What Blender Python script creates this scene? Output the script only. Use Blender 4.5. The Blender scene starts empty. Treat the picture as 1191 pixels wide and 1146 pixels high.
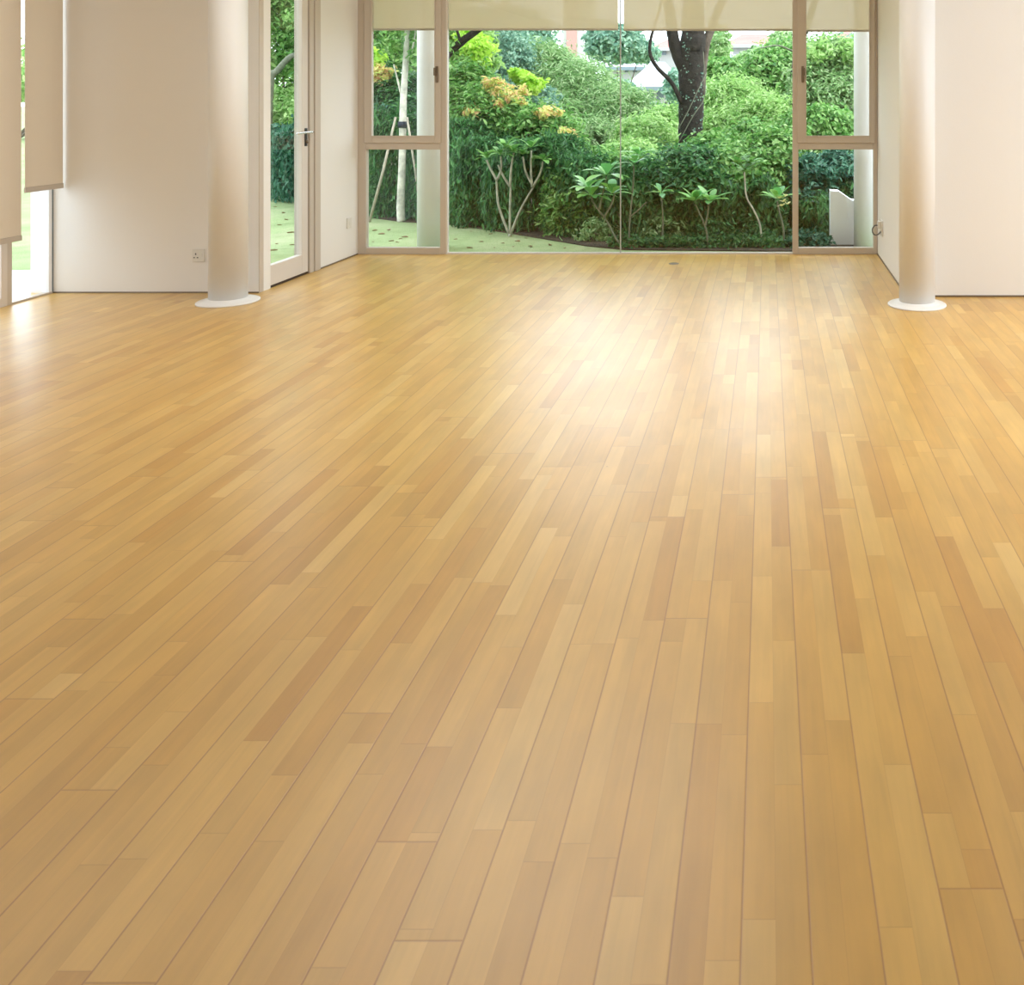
import bpy, bmesh, math, random
import numpy as np
from mathutils import Vector, Matrix

SC = bpy.context.scene
COL = SC.collection
H = 1.4            # camera height
F = 1100.0         # focal length in pixels of the 1191 px wide frame
PX, PY = 892.0, 110.0   # where straight-ahead lies in the photograph

# ------------------------------------------------------------------ camera
cam_d = bpy.data.cameras.new('camera')
cam = bpy.data.objects.new('camera', cam_d)
COL.objects.link(cam)
SC.camera = cam
cam.location = (0, 0, H)
cam.rotation_euler = (math.pi / 2, 0, 0)
cam_d.sensor_fit = 'HORIZONTAL'
cam_d.sensor_width = 36
cam_d.lens = 36 * F / 1191
cam_d.shift_x = -(PX - 595.5) / 1191
cam_d.shift_y = -(573 - PY) / 1191
cam_d.clip_end = 1000

# ------------------------------------------------------------------ world, lamps, exposure
w = bpy.data.worlds.new('world')
SC.world = w
w.use_nodes = True
nt = w.node_tree
nt.nodes.clear()
out = nt.nodes.new('ShaderNodeOutputWorld')
bg = nt.nodes.new('ShaderNodeBackground')
tc = nt.nodes.new('ShaderNodeTexCoord')
sp = nt.nodes.new('ShaderNodeSeparateXYZ')
cr = nt.nodes.new('ShaderNodeValToRGB')
nt.links.new(tc.outputs['Generated'], sp.inputs[0])
nt.links.new(sp.outputs['Z'], cr.inputs[0])
cr.color_ramp.elements[0].position = 0.0
cr.color_ramp.elements[0].color = (0.86, 0.92, 1.0, 1)
cr.color_ramp.elements[1].position = 0.7
cr.color_ramp.elements[1].color = (0.80, 0.90, 1.0, 1)
nt.links.new(cr.outputs[0], bg.inputs['Color'])
# bright overcast: the cloud is brightest in front, about 45 degrees up, shaped to light the floor near the window
dp = nt.nodes.new('ShaderNodeVectorMath')
dp.operation = 'DOT_PRODUCT'
dp.inputs[1].default_value = (0.10, 0.72, 0.69)
nt.links.new(tc.outputs['Generated'], dp.inputs[0])
mr = nt.nodes.new('ShaderNodeMapRange')
mr.interpolation_type = 'SMOOTHSTEP'
mr.inputs['From Min'].default_value = 0.0
mr.inputs['From Max'].default_value = 1.0
mr.inputs['To Min'].default_value = 2.9
mr.inputs['To Max'].default_value = 4.1
nt.links.new(dp.outputs['Value'], mr.inputs['Value'])
nt.links.new(mr.outputs[0], bg.inputs['Strength'])
nt.links.new(bg.outputs[0], out.inputs[0])

sun_d = bpy.data.lights.new('sun', 'SUN')
sun = bpy.data.objects.new('sun', sun_d)
COL.objects.link(sun)
sun.rotation_euler = Vector((-0.80, 0.22, -0.66)).to_track_quat('-Z', 'Y').to_euler()
sun_d.energy = 2.2
sun_d.angle = math.radians(32)
sun_d.color = (1.0, 0.97, 0.9)


def fill_lamp(x, y, sx, sy, e, col=(0.98, 0.97, 0.95)):  # unseen lamp under the ceiling, added to brighten the room
    d = bpy.data.lights.new('fill_light', 'AREA')
    o = bpy.data.objects.new('fill_light', d)
    COL.objects.link(o)
    o.location = (x, y, 2.96)
    d.shape = 'RECTANGLE'
    d.size, d.size_y = sx, sy
    d.energy = e
    d.color = col


fill_lamp(-1.3, 5.2, 2.4, 2.4, 50)
fill_lamp(-3.6, 4.4, 1.4, 2.0, 14)
fill_lamp(2.2, 4.6, 1.6, 2.0, 10)

vs = SC.view_settings
vs.view_transform = 'Standard'
vs.look = 'None'
vs.gamma = 1
vs.use_curve_mapping = False
vs.exposure = 0.2
SC.cycles.use_denoising = True
SC.cycles.max_bounces = 10
SC.cycles.transparent_max_bounces = 24


# ------------------------------------------------------------------ materials
def new_mat(name):
    m = bpy.data.materials.new(name)
    m.use_nodes = True
    return m, m.node_tree, m.node_tree.nodes['Principled BSDF']


def plain(name, col, rough=0.5, metal=0.0, noise=0.0, nscale=8.0, bump=0.0, bscale=60.0, spec=0.5):
    m, t, b = new_mat(name)
    b.inputs['Roughness'].default_value = rough
    b.inputs['Metallic'].default_value = metal
    b.inputs['Specular IOR Level'].default_value = spec
    b.inputs['Base Color'].default_value = (*col, 1)
    if noise > 0 or bump > 0:
        g = t.nodes.new('ShaderNodeNewGeometry')
    if noise > 0:
        n = t.nodes.new('ShaderNodeTexNoise')
        n.inputs['Scale'].default_value = nscale
        n.inputs['Detail'].default_value = 5
        t.links.new(g.outputs['Position'], n.inputs['Vector'])
        r = t.nodes.new('ShaderNodeValToRGB')
        r.color_ramp.elements[0].position = 0.3
        r.color_ramp.elements[1].position = 0.7
        r.color_ramp.elements[0].color = (*[c * (1 - noise) for c in col], 1)
        r.color_ramp.elements[1].color = (*[min(1, c * (1 + noise)) for c in col], 1)
        t.links.new(n.outputs['Fac'], r.inputs[0])
        t.links.new(r.outputs[0], b.inputs['Base Color'])
    if bump > 0:
        n2 = t.nodes.new('ShaderNodeTexNoise')
        n2.inputs['Scale'].default_value = bscale
        n2.inputs['Detail'].default_value = 4
        t.links.new(g.outputs['Position'], n2.inputs['Vector'])
        bp = t.nodes.new('ShaderNodeBump')
        bp.inputs['Strength'].default_value = bump
        bp.inputs['Distance'].default_value = 0.02
        t.links.new(n2.outputs['Fac'], bp.inputs['Height'])
        t.links.new(bp.outputs[0], b.inputs['Normal'])
    return m


def leaf_mat(name, cols, trans=0.35, rough=0.45, spec=0.4):
    """leaves: each leaf its own tone, picked at random out of the kind's colours"""
    m, t, b = new_mat(name)
    g = t.nodes.new('ShaderNodeNewGeometry')
    r = t.nodes.new('ShaderNodeValToRGB')
    el = r.color_ramp.elements
    while len(el) < len(cols):
        el.new(0.5)
    for i, c in enumerate(cols):
        el[i].position = i / max(1, len(cols) - 1)
        el[i].color = (*c, 1)
    t.links.new(g.outputs['Random Per Island'], r.inputs[0])
    b.inputs['Roughness'].default_value = rough
    b.inputs['Specular IOR Level'].default_value = spec
    t.links.new(r.outputs[0], b.inputs['Base Color'])
    tr = t.nodes.new('ShaderNodeBsdfTranslucent')
    t.links.new(r.outputs[0], tr.inputs['Color'])
    mx = t.nodes.new('ShaderNodeMixShader')
    mx.inputs[0].default_value = trans
    t.links.new(b.outputs[0], mx.inputs[1])
    t.links.new(tr.outputs[0], mx.inputs[2])
    t.links.new(mx.outputs[0], t.nodes['Material Output'].inputs[0])
    return m


def fabric_mat(name, col, trans, see, shade=0.0):
    m, t, b = new_mat(name)
    b.inputs['Base Color'].default_value = (*col, 1)
    b.inputs['Roughness'].default_value = 0.9
    b.inputs['Specular IOR Level'].default_value = 0.1
    g = t.nodes.new('ShaderNodeNewGeometry')
    wv = t.nodes.new('ShaderNodeTexNoise')
    wv.inputs['Scale'].default_value = 350
    t.links.new(g.outputs['Position'], wv.inputs['Vector'])
    bp = t.nodes.new('ShaderNodeBump')
    bp.inputs['Strength'].default_value = 0.15
    bp.inputs['Distance'].default_value = 0.002
    t.links.new(wv.outputs['Fac'], bp.inputs['Height'])
    t.links.new(bp.outputs[0], b.inputs['Normal'])
    tr = t.nodes.new('ShaderNodeBsdfTranslucent')
    tr.inputs['Color'].default_value = (*col, 1)
    mx = t.nodes.new('ShaderNodeMixShader')
    mx.inputs[0].default_value = trans
    t.links.new(b.outputs[0], mx.inputs[1])
    t.links.new(tr.outputs[0], mx.inputs[2])
    tp = t.nodes.new('ShaderNodeBsdfTransparent')
    m2 = t.nodes.new('ShaderNodeMixShader')
    m2.inputs[0].default_value = see
    t.links.new(mx.outputs[0], m2.inputs[1])
    t.links.new(tp.outputs[0], m2.inputs[2])
    t.links.new(m2.outputs[0], t.nodes['Material Output'].inputs[0])
    return m


def glass_mat(name, tint=(0.97, 0.985, 0.98)):
    m, t, b = new_mat(name)
    t.nodes.remove(b)
    tp = t.nodes.new('ShaderNodeBsdfTransparent')
    tp.inputs[0].default_value = (*tint, 1)
    gl = t.nodes.new('ShaderNodeBsdfGlossy')
    gl.inputs['Roughness'].default_value = 0.0
    lw = t.nodes.new('ShaderNodeLayerWeight')
    lw.inputs['Blend'].default_value = 0.5
    pw = t.nodes.new('ShaderNodeMath')
    pw.operation = 'POWER'
    t.links.new(lw.outputs['Facing'], pw.inputs[0])
    pw.inputs[1].default_value = 5.0
    fr = t.nodes.new('ShaderNodeMath')
    fr.operation = 'MULTIPLY_ADD'
    t.links.new(pw.outputs[0], fr.inputs[0])
    fr.inputs[1].default_value = 0.9
    fr.inputs[2].default_value = 0.03
    mx = t.nodes.new('ShaderNodeMixShader')
    t.links.new(fr.outputs[0], mx.inputs[0])
    t.links.new(tp.outputs[0], mx.inputs[1])
    t.links.new(gl.outputs[0], mx.inputs[2])
    t.links.new(mx.outputs[0], t.nodes['Material Output'].inputs[0])
    return m


BOARD = 0.1149
GROOVE0 = -0.0426


def floor_mat():
    m, t, b = new_mat('maple_parquet')
    N, L = t.nodes, t.links

    def math_(op, a, c=None, d=None):
        n = N.new('ShaderNodeMath')
        n.operation = op
        for i, v in enumerate((a, c, d)):
            if v is None:
                continue
            if isinstance(v, (int, float)):
                n.inputs[i].default_value = v
            else:
                L.new(v, n.inputs[i])
        return n.outputs[0]
    g = N.new('ShaderNodeNewGeometry')
    s = N.new('ShaderNodeSeparateXYZ')
    L.new(g.outputs['Position'], s.inputs[0])
    X, Y = s.outputs['X'], s.outputs['Y']
    u = math_('DIVIDE', math_('SUBTRACT', X, GROOVE0), BOARD / 2)
    i = math_('FLOOR', u)
    ib = math_('FLOOR', math_('DIVIDE', u, 2.0))

    def white(a, c, seed):
        cx = N.new('ShaderNodeCombineXYZ')
        L.new(a, cx.inputs[0])
        if c is not None:
            L.new(c, cx.inputs[1])
        cx.inputs[2].default_value = seed
        wn = N.new('ShaderNodeTexWhiteNoise')
        L.new(cx.outputs[0], wn.inputs['Vector'])
        return wn.outputs['Value']
    ln = math_('MULTIPLY_ADD', white(i, None, 3.3), 0.30, 0.50)
    off = math_('MULTIPLY', white(i, None, 7.7), 5.0)
    v = math_('DIVIDE', math_('ADD', math_('ADD', Y, off), 20.0), ln)
    j = math_('FLOOR', v)
    # full board ends, across both strips
    offb = math_('MULTIPLY', white(ib, None, 12.1), 5.0)
    vb = math_('DIVIDE', math_('ADD', math_('ADD', Y, offb), 20.0), 2.2)
    jb = math_('FLOOR', vb)
    jj = math_('ADD', j, math_('MULTIPLY', jb, 17.0))
    rnd = white(i, jj, 1.0)
    rnd2 = white(i, jj, 5.0)
    ramp = N.new('ShaderNodeValToRGB')
    el = ramp.color_ramp.elements
    cols = [(0.0, (0.53, 0.278, 0.045)), (0.10, (0.585, 0.335, 0.064)), (0.5, (0.625, 0.374, 0.080)),
            (0.88, (0.655, 0.408, 0.098)), (1.0, (0.70, 0.460, 0.132))]
    while len(el) < len(cols):
        el.new(0.5)
    for k, (p, c) in enumerate(cols):
        el[k].position = p
        el[k].color = (*c, 1)
    L.new(rnd, ramp.inputs[0])
    # grain along the strip
    gv = N.new('ShaderNodeCombineXYZ')
    L.new(math_('MULTIPLY', X, 55.0), gv.inputs[0])
    L.new(math_('MULTIPLY', Y, 3.2), gv.inputs[1])
    L.new(math_('MULTIPLY', rnd2, 60.0), gv.inputs[2])
    gn = N.new('ShaderNodeTexNoise')
    gn.inputs['Scale'].default_value = 1.0
    gn.inputs['Detail'].default_value = 6
    gn.inputs['Distortion'].default_value = 0.6
    L.new(gv.outputs[0], gn.inputs['Vector'])
    gv2 = N.new('ShaderNodeCombineXYZ')
    L.new(math_('MULTIPLY', X, 9.0), gv2.inputs[0])
    L.new(math_('MULTIPLY', Y, 3.0), gv2.inputs[1])
    L.new(math_('MULTIPLY', rnd, 40.0), gv2.inputs[2])
    gn2 = N.new('ShaderNodeTexNoise')
    gn2.inputs['Scale'].default_value = 1.0
    gn2.inputs['Detail'].default_value = 3
    L.new(gv2.outputs[0], gn2.inputs['Vector'])
    gr = math_('MULTIPLY_ADD', gn.outputs['Fac'], 0.22, 0.89)
    gr2 = math_('MULTIPLY_ADD', gn2.outputs['Fac'], 0.46, 0.77)
    # tiny knots
    kn = N.new('ShaderNodeTexVoronoi')
    kn.inputs['Scale'].default_value = 2.6
    L.new(g.outputs['Position'], kn.inputs['Vector'])
    knot = math_('LESS_THAN', kn.outputs['Distance'], 0.012)
    # grooves
    fu = math_('FRACT', math_('DIVIDE', u, 2.0))
    d1 = math_('MULTIPLY', math_('MINIMUM', fu, math_('SUBTRACT', 1.0, fu)), BOARD)
    fs = math_('FRACT', u)
    d2 = math_('MULTIPLY', math_('MINIMUM', fs, math_('SUBTRACT', 1.0, fs)), BOARD / 2)
    fv = math_('FRACT', v)
    d3 = math_('MULTIPLY', math_('MINIMUM', fv, math_('SUBTRACT', 1.0, fv)), ln)
    fb = math_('FRACT', vb)
    d4 = math_('MULTIPLY', math_('MINIMUM', fb, math_('SUBTRACT', 1.0, fb)), 2.2)

    def line(d, half, amt):
        # a soft line of the given half width
        k = math_('SUBTRACT', 1.0, math_('MINIMUM', 1.0, math_('DIVIDE', d, half)))
        return math_('MULTIPLY', k, amt)
    groove = math_('MAXIMUM', line(d1, 0.0028, 0.75), line(d4, 0.0030, 0.55))
    fine = math_('MAXIMUM', line(d2, 0.0015, 0.16), line(d3, 0.0022, 0.26))
    allg = math_('MAXIMUM', math_('MAXIMUM', groove, fine), math_('MULTIPLY', knot, 0.45))
    mul = math_('MULTIPLY', gr, gr2)
    sc = N.new('ShaderNodeVectorMath')
    sc.operation = 'SCALE'
    L.new(ramp.outputs[0], sc.inputs[0])
    L.new(mul, sc.inputs['Scale'])
    mixc = N.new('ShaderNodeMix')
    mixc.data_type = 'RGBA'
    L.new(allg, mixc.inputs[0])
    L.new(sc.outputs[0], mixc.inputs[6])
    mixc.inputs[7].default_value = (0.30, 0.12, 0.022, 1)
    L.new(mixc.outputs[2], b.inputs['Base Color'])
    # lacquer, a little worn and uneven
    rn = N.new('ShaderNodeTexNoise')
    rn.inputs['Scale'].default_value = 2.2
    rn.inputs['Detail'].default_value = 6
    L.new(g.outputs['Position'], rn.inputs['Vector'])
    rough = math_('MULTIPLY_ADD', rn.outputs['Fac'], 0.16, 0.31)
    L.new(rough, b.inputs['Roughness'])
    b.inputs['Specular IOR Level'].default_value = 0.6
    b.inputs['Coat Weight'].default_value = 0.6
    b.inputs['Coat Roughness'].default_value = 0.30
    bp = N.new('ShaderNodeBump')
    bp.inputs['Strength'].default_value = 0.35
    bp.inputs['Distance'].default_value = 0.0012
    hh = math_('SUBTRACT', math_('ADD', math_('MULTIPLY', gn2.outputs['Fac'], 0.5), math_('MULTIPLY', rnd2, 0.25)), groove)
    L.new(hh, bp.inputs['Height'])
    L.new(bp.outputs[0], b.inputs['Normal'])
    return m


M = {}
M['floor'] = floor_mat()
M['wall'] = plain('wall_paint', (0.83, 0.805, 0.765), 0.75, bump=0.03, bscale=90)
M['ceiling'] = plain('ceiling_paint', (0.84, 0.82, 0.79), 0.8)
M['column'] = plain('column_paint', (0.83, 0.83, 0.82), 0.4)
M['frame'] = plain('beige_aluminium', (0.56, 0.49, 0.415), 0.42)
M['framelight'] = plain('pale_aluminium', (0.70, 0.64, 0.58), 0.42)
M['gap'] = plain('gap_shade', (0.06, 0.035, 0.02), 0.7)  # dark fill for the door gaps, their shade put into the colour
M['seam'] = plain('silicone', (0.42, 0.45, 0.43), 0.4)
M['chrome'] = plain('chrome', (0.78, 0.78, 0.78), 0.2, metal=1.0)
M['black'] = plain('black_plastic', (0.02, 0.02, 0.02), 0.4)
M['cable'] = plain('grey_cable', (0.10, 0.095, 0.09), 0.45)
M['plate'] = plain('white_plastic', (0.74, 0.71, 0.65), 0.35)
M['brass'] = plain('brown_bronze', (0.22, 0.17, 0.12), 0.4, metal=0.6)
M['glass'] = glass_mat('window_glass')
M['blind'] = fabric_mat('sunscreen_fabric', (0.77, 0.67, 0.49), 0.5, 0.16)
M['blind_in'] = fabric_mat('blind_fabric', (0.78, 0.69, 0.57), 0.30, 0.0)
M['hem'] = plain('hem_bar', (0.52, 0.45, 0.37), 0.7)
M['ext_white'] = plain('exterior_white_paint', (0.90, 0.91, 0.93), 0.6, noise=0.03, nscale=3)
M['concrete'] = plain('pale_concrete', (0.62, 0.62, 0.61), 0.8, noise=0.12, nscale=6, bump=0.2)
M['soil'] = plain('soil', (0.055, 0.036, 0.022), 0.95, noise=0.45, nscale=9, bump=0.6, bscale=25)
M['glass_grey'] = plain('grey_glazing', (0.16, 0.20, 0.24), 0.2)  # flat grey-blue for far panes and the corner strip


def lawn_mat():
    m, t, b = new_mat('lawn_grass')
    g = t.nodes.new('ShaderNodeNewGeometry')
    n = t.nodes.new('ShaderNodeTexNoise')
    n.inputs['Scale'].default_value = 1.1
    n.inputs['Detail'].default_value = 9
    n.inputs['Roughness'].default_value = 0.7
    t.links.new(g.outputs['Position'], n.inputs['Vector'])
    r = t.nodes.new('ShaderNodeValToRGB')
    el = r.color_ramp.elements
    el.new(0.5)
    for k, (p, c) in enumerate(((0.3, (0.22, 0.29, 0.12)), (0.5, (0.33, 0.40, 0.19)), (0.72, (0.47, 0.46, 0.28)))):
        el[k].position = p
        el[k].color = (*c, 1)
    t.links.new(n.outputs['Fac'], r.inputs[0])
    t.links.new(r.outputs[0], b.inputs['Base Color'])
    b.inputs['Roughness'].default_value = 0.9
    b.inputs['Specular IOR Level'].default_value = 0.15
    n2 = t.nodes.new('ShaderNodeTexNoise')
    n2.inputs['Scale'].default_value = 60
    t.links.new(g.outputs['Position'], n2.inputs['Vector'])
    bp = t.nodes.new('ShaderNodeBump')
    bp.inputs['Strength'].default_value = 0.7
    bp.inputs['Distance'].default_value = 0.03
    t.links.new(n2.outputs['Fac'], bp.inputs['Height'])
    t.links.new(bp.outputs[0], b.inputs['Normal'])
    return m


M['lawn'] = lawn_mat()
G = dict
M['l_dark'] = leaf_mat('dark_leaves', [(0.025, 0.10, 0.035), (0.05, 0.17, 0.05), (0.08, 0.25, 0.07), (0.15, 0.36, 0.12)])
M['l_teal'] = leaf_mat('blue_green_leaves', [(0.02, 0.10, 0.06), (0.05, 0.18, 0.10), (0.11, 0.28, 0.17)])
M['l_mid'] = leaf_mat('green_leaves', [(0.06, 0.20, 0.035), (0.14, 0.35, 0.065), (0.25, 0.47, 0.12), (0.38, 0.58, 0.21)])
M['l_light'] = leaf_mat('light_green_leaves', [(0.17, 0.37, 0.08), (0.32, 0.55, 0.15), (0.48, 0.70, 0.25), (0.60, 0.78, 0.36)], trans=0.45)
M['l_sage'] = leaf_mat('soft_green_leaves', [(0.13, 0.28, 0.09), (0.25, 0.44, 0.15), (0.40, 0.58, 0.26), (0.55, 0.69, 0.38)], trans=0.4)
M['l_lime'] = leaf_mat('lime_leaves', [(0.35, 0.65, 0.06), (0.60, 0.85, 0.12), (0.75, 0.90, 0.25)], trans=0.5)
M['l_orange'] = leaf_mat('orange_new_leaves', [(0.78, 0.42, 0.22), (0.84, 0.62, 0.30), (0.80, 0.80, 0.28), (0.50, 0.68, 0.15)], trans=0.45)
M['l_far'] = leaf_mat('distant_leaves', [(0.10, 0.24, 0.17), (0.17, 0.34, 0.24), (0.27, 0.46, 0.32), (0.42, 0.60, 0.44)])
M['l_frang'] = leaf_mat('frangipani_leaves', [(0.10, 0.34, 0.10), (0.20, 0.52, 0.14), (0.36, 0.66, 0.18), (0.40, 0.60, 0.42)], rough=0.32, spec=0.6)
M['l_dry'] = leaf_mat('dry_leaves', [(0.20, 0.11, 0.05), (0.30, 0.20, 0.09), (0.14, 0.16, 0.05)])
M['petal'] = leaf_mat('cream_petals', [(0.88, 0.80, 0.40), (0.92, 0.88, 0.62)])
M['bark_dark'] = plain('dark_bark', (0.024, 0.019, 0.014), 0.95, noise=0.5, nscale=14, bump=0.9, bscale=20)
M['bark_brown'] = plain('brown_bark', (0.13, 0.10, 0.075), 0.95, noise=0.4, nscale=14, bump=0.8, bscale=20)
M['bark_pale'] = plain('pale_bark', (0.60, 0.57, 0.49), 0.9, noise=0.28, nscale=16, bump=0.5, bscale=20)
M['bark_grey'] = plain('grey_stem', (0.19, 0.20, 0.14), 0.9, noise=0.25, nscale=20)
M['stem_pale'] = plain('pale_stem', (0.40, 0.39, 0.31), 0.9, noise=0.25, nscale=20)
M['stake'] = plain('weathered_pole', (0.42, 0.37, 0.29), 0.9, noise=0.25, nscale=14)
M['strap'] = plain('black_strap', (0.02, 0.025, 0.04), 0.7)
M['roof_white'] = plain('pale_roof', (0.46, 0.46, 0.50), 0.7, noise=0.05, nscale=0.4)
M['roof_red'] = plain('red_roof', (0.50, 0.19, 0.16), 0.8, noise=0.12, nscale=0.6)
M['wall_far'] = plain('pale_render', (0.50, 0.50, 0.49), 0.8, noise=0.04, nscale=0.3)
M['wall_pink'] = plain('pink_render', (0.52, 0.29, 0.27), 0.8)
M['grey_far'] = plain('slate_fascia', (0.22, 0.28, 0.32), 0.7)


# ------------------------------------------------------------------ mesh helpers
def link(name, me, mat=None, parent=None):
    o = bpy.data.objects.new(name, me)
    COL.objects.link(o)
    if mat is not None:
        me.materials.append(mat)
    if parent is not None:
        o.parent = parent
        o.matrix_parent_inverse = Matrix.Translation(-Vector(parent.location))
    return o


def from_bm(name, bm, mat, parent=None, smooth=False):
    bmesh.ops.recalc_face_normals(bm, faces=bm.faces)
    me = bpy.data.meshes.new(name)
    bm.to_mesh(me)
    bm.free()
    if smooth:
        for p in me.polygons:
            p.use_smooth = True
    return link(name, me, mat, parent)


def tag(o, label, cat=None, group=None, kind=None):
    o['label'] = label
    if cat:
        o['category'] = cat
    if group:
        o['group'] = group
    if kind:
        o['kind'] = kind
    return o


def empty(name, loc, label, cat, group=None, kind=None):
    o = bpy.data.objects.new(name, None)
    COL.objects.link(o)
    o.location = loc
    o.empty_display_size = 0.1
    return tag(o, label, cat, group, kind)


def bx(bm, x0, x1, y0, y1, z0, z1, bev=0.0):
    r = bmesh.ops.create_cube(bm, size=1)
    for v in r['verts']:
        v.co = Vector((x0 + (v.co.x + .5) * (x1 - x0), y0 + (v.co.y + .5) * (y1 - y0), z0 + (v.co.z + .5) * (z1 - z0)))
    if bev > 0:
        ed = list({e for v in r['verts'] for e in v.link_edges})
        bmesh.ops.bevel(bm, geom=ed, offset=bev, segments=2, affect='EDGES', profile=0.5)


def box(name, x0, x1, y0, y1, z0, z1, mat, parent=None, bev=0.0):
    bm = bmesh.new()
    bx(bm, x0, x1, y0, y1, z0, z1, bev)
    return from_bm(name, bm, mat, parent)


def boxes(name, lst, mat, parent=None, bev=0.0):
    bm = bmesh.new()
    for b_ in lst:
        bx(bm, *b_, bev)
    return from_bm(name, bm, mat, parent)


def prism(name, pts, axis, a0, a1, mat, parent=None):
    """polygon (two coords) pushed along an axis ('y' or 'z' or 'x')"""
    bm = bmesh.new()

    def co(p, a):
        if axis == 'z':
            return (p[0], p[1], a)
        if axis == 'y':
            return (p[0], a, p[1])
        return (a, p[0], p[1])
    lo = [bm.verts.new(co(p, a0)) for p in pts]
    hi = [bm.verts.new(co(p, a1)) for p in pts]
    bm.faces.new(lo)
    bm.faces.new(hi)
    n = len(pts)
    for k in range(n):
        bm.faces.new((lo[k], lo[(k + 1) % n], hi[(k + 1) % n], hi[k]))
    return from_bm(name, bm, mat, parent)


def lathe(name, cx, cy, prof, mat, parent=None, seg=64, smooth=True):
    bm = bmesh.new()
    rings = []
    for r, z in prof:
        rings.append([bm.verts.new((cx + r * math.cos(2 * math.pi * k / seg), cy + r * math.sin(2 * math.pi * k / seg), z)) for k in range(seg)])
    for a, b_ in zip(rings, rings[1:]):
        for k in range(seg):
            bm.faces.new((a[k], a[(k + 1) % seg], b_[(k + 1) % seg], b_[k]))
    bm.faces.new(rings[0])
    bm.faces.new(rings[-1])
    bmesh.ops.recalc_face_normals(bm, faces=bm.faces)
    o = from_bm(name, bm, mat, parent, smooth)
    if smooth:
        for p in o.data.polygons:
            if abs(p.normal.z) > 0.8:
                p.use_smooth = False
    return o


def tube_bm(bm, pts, rad, seg=8, wob=0.0, rng=None):
    pts = [Vector(p) for p in pts]
    rings = []
    prev = Vector((1, 0.1, 0)).normalized()
    for k, p in enumerate(pts):
        d = (pts[min(k + 1, len(pts) - 1)] - pts[max(k - 1, 0)]).normalized()
        a = d.cross(prev)
        if a.length < 1e-4:
            a = d.cross(Vector((0, 1, 0.2)))
        a.normalize()
        c = d.cross(a).normalized()
        prev = c.cross(d) if False else prev
        r = rad[k] if hasattr(rad, '__len__') else rad
        ring = []
        for s in range(seg):
            t = 2 * math.pi * s / seg
            rr = r * (1 + (rng.uniform(-wob, wob) if rng and wob else 0))
            ring.append(bm.verts.new(p + (a * math.cos(t) + c * math.sin(t)) * rr))
        rings.append(ring)
    for a, b_ in zip(rings, rings[1:]):
        for s in range(seg):
            bm.faces.new((a[s], a[(s + 1) % seg], b_[(s + 1) % seg], b_[s]))
    bm.faces.new(rings[0])
    bm.faces.new(rings[-1])


def smooth_path(pts, n=6):
    """Catmull-Rom through the points"""
    P = [Vector(p) for p in pts]
    P = [P[0] * 2 - P[1]] + P + [P[-1] * 2 - P[-2]]
    o = []
    for i in range(1, len(P) - 2):
        for k in range(n):
            t = k / n
            a, b_, c, d = P[i - 1], P[i], P[i + 1], P[i + 2]
            o.append(0.5 * ((2 * b_) + (c - a) * t + (2 * a - 5 * b_ + 4 * c - d) * t * t + (3 * b_ - a - 3 * c + d) * t ** 3))
    o.append(P[-2])
    return o


def tube(name, paths, mat, parent=None, seg=8, wob=0.0, seed=1):
    """paths: list of (points, r_start, r_end); one mesh"""
    rng = random.Random(seed)
    bm = bmesh.new()
    for pts, r0, r1 in paths:
        pp = smooth_path(pts, 5) if len(pts) > 2 else [Vector(p) for p in pts]
        n = len(pp)
        tube_bm(bm, pp, [r0 + (r1 - r0) * k / (n - 1) for k in range(n)], seg, wob, rng)
    return from_bm(name, bm, mat, parent, True)


def at(px, py, Y):
    """the place in the world that the photograph shows at this pixel, at a given distance"""
    return Vector(((px - PX) * Y / F, Y, H - (py - PY) * Y / F))


def leaves(name, pos, nrm, length, width, mat, parent=None, seed=0, up=None):
    """pos, nrm: (n,3) arrays. Each leaf a folded six-sided blade."""
    rs = np.random.RandomState(seed)
    n = len(pos)
    nrm = nrm / (np.linalg.norm(nrm, axis=1, keepdims=True) + 1e-9)
    rv = rs.normal(size=(n, 3)) if up is None else up + rs.normal(size=(n, 3)) * 0.35
    t = rv - (rv * nrm).sum(1, keepdims=True) * nrm
    t /= (np.linalg.norm(t, axis=1, keepdims=True) + 1e-9)
    s = np.cross(nrm, t)
    L = length * rs.uniform(0.65, 1.3, (n, 1))
    W = width * rs.uniform(0.7, 1.25, (n, 1))
    v = np.empty((n, 6, 3))
    v[:, 0] = pos - t * L * 0.5
    v[:, 1] = pos - t * L * 0.1 + s * W * 0.5 + nrm * W * 0.18
    v[:, 2] = pos + t * L * 0.25 + s * W * 0.36 + nrm * W * 0.12
    v[:, 3] = pos + t * L * 0.5 - nrm * L * 0.08
    v[:, 4] = pos + t * L * 0.25 - s * W * 0.36 + nrm * W * 0.12
    v[:, 5] = pos - t * L * 0.1 - s * W * 0.5 + nrm * W * 0.18
    base = (np.arange(n) * 6)[:, None]
    f = np.concatenate([base + np.array([[0, 1, 2, 3]]), base + np.array([[0, 3, 4, 5]])], axis=1).reshape(-1)
    me = bpy.data.meshes.new(name)
    me.vertices.add(n * 6)
    me.vertices.foreach_set('co', v.reshape(-1))
    me.loops.add(n * 8)
    me.loops.foreach_set('vertex_index', f)
    me.polygons.add(n * 2)
    me.polygons.foreach_set('loop_start', np.arange(n * 2) * 4)
    me.update(calc_edges=True)
    me.validate()
    return link(name, me, mat, parent)


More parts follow.
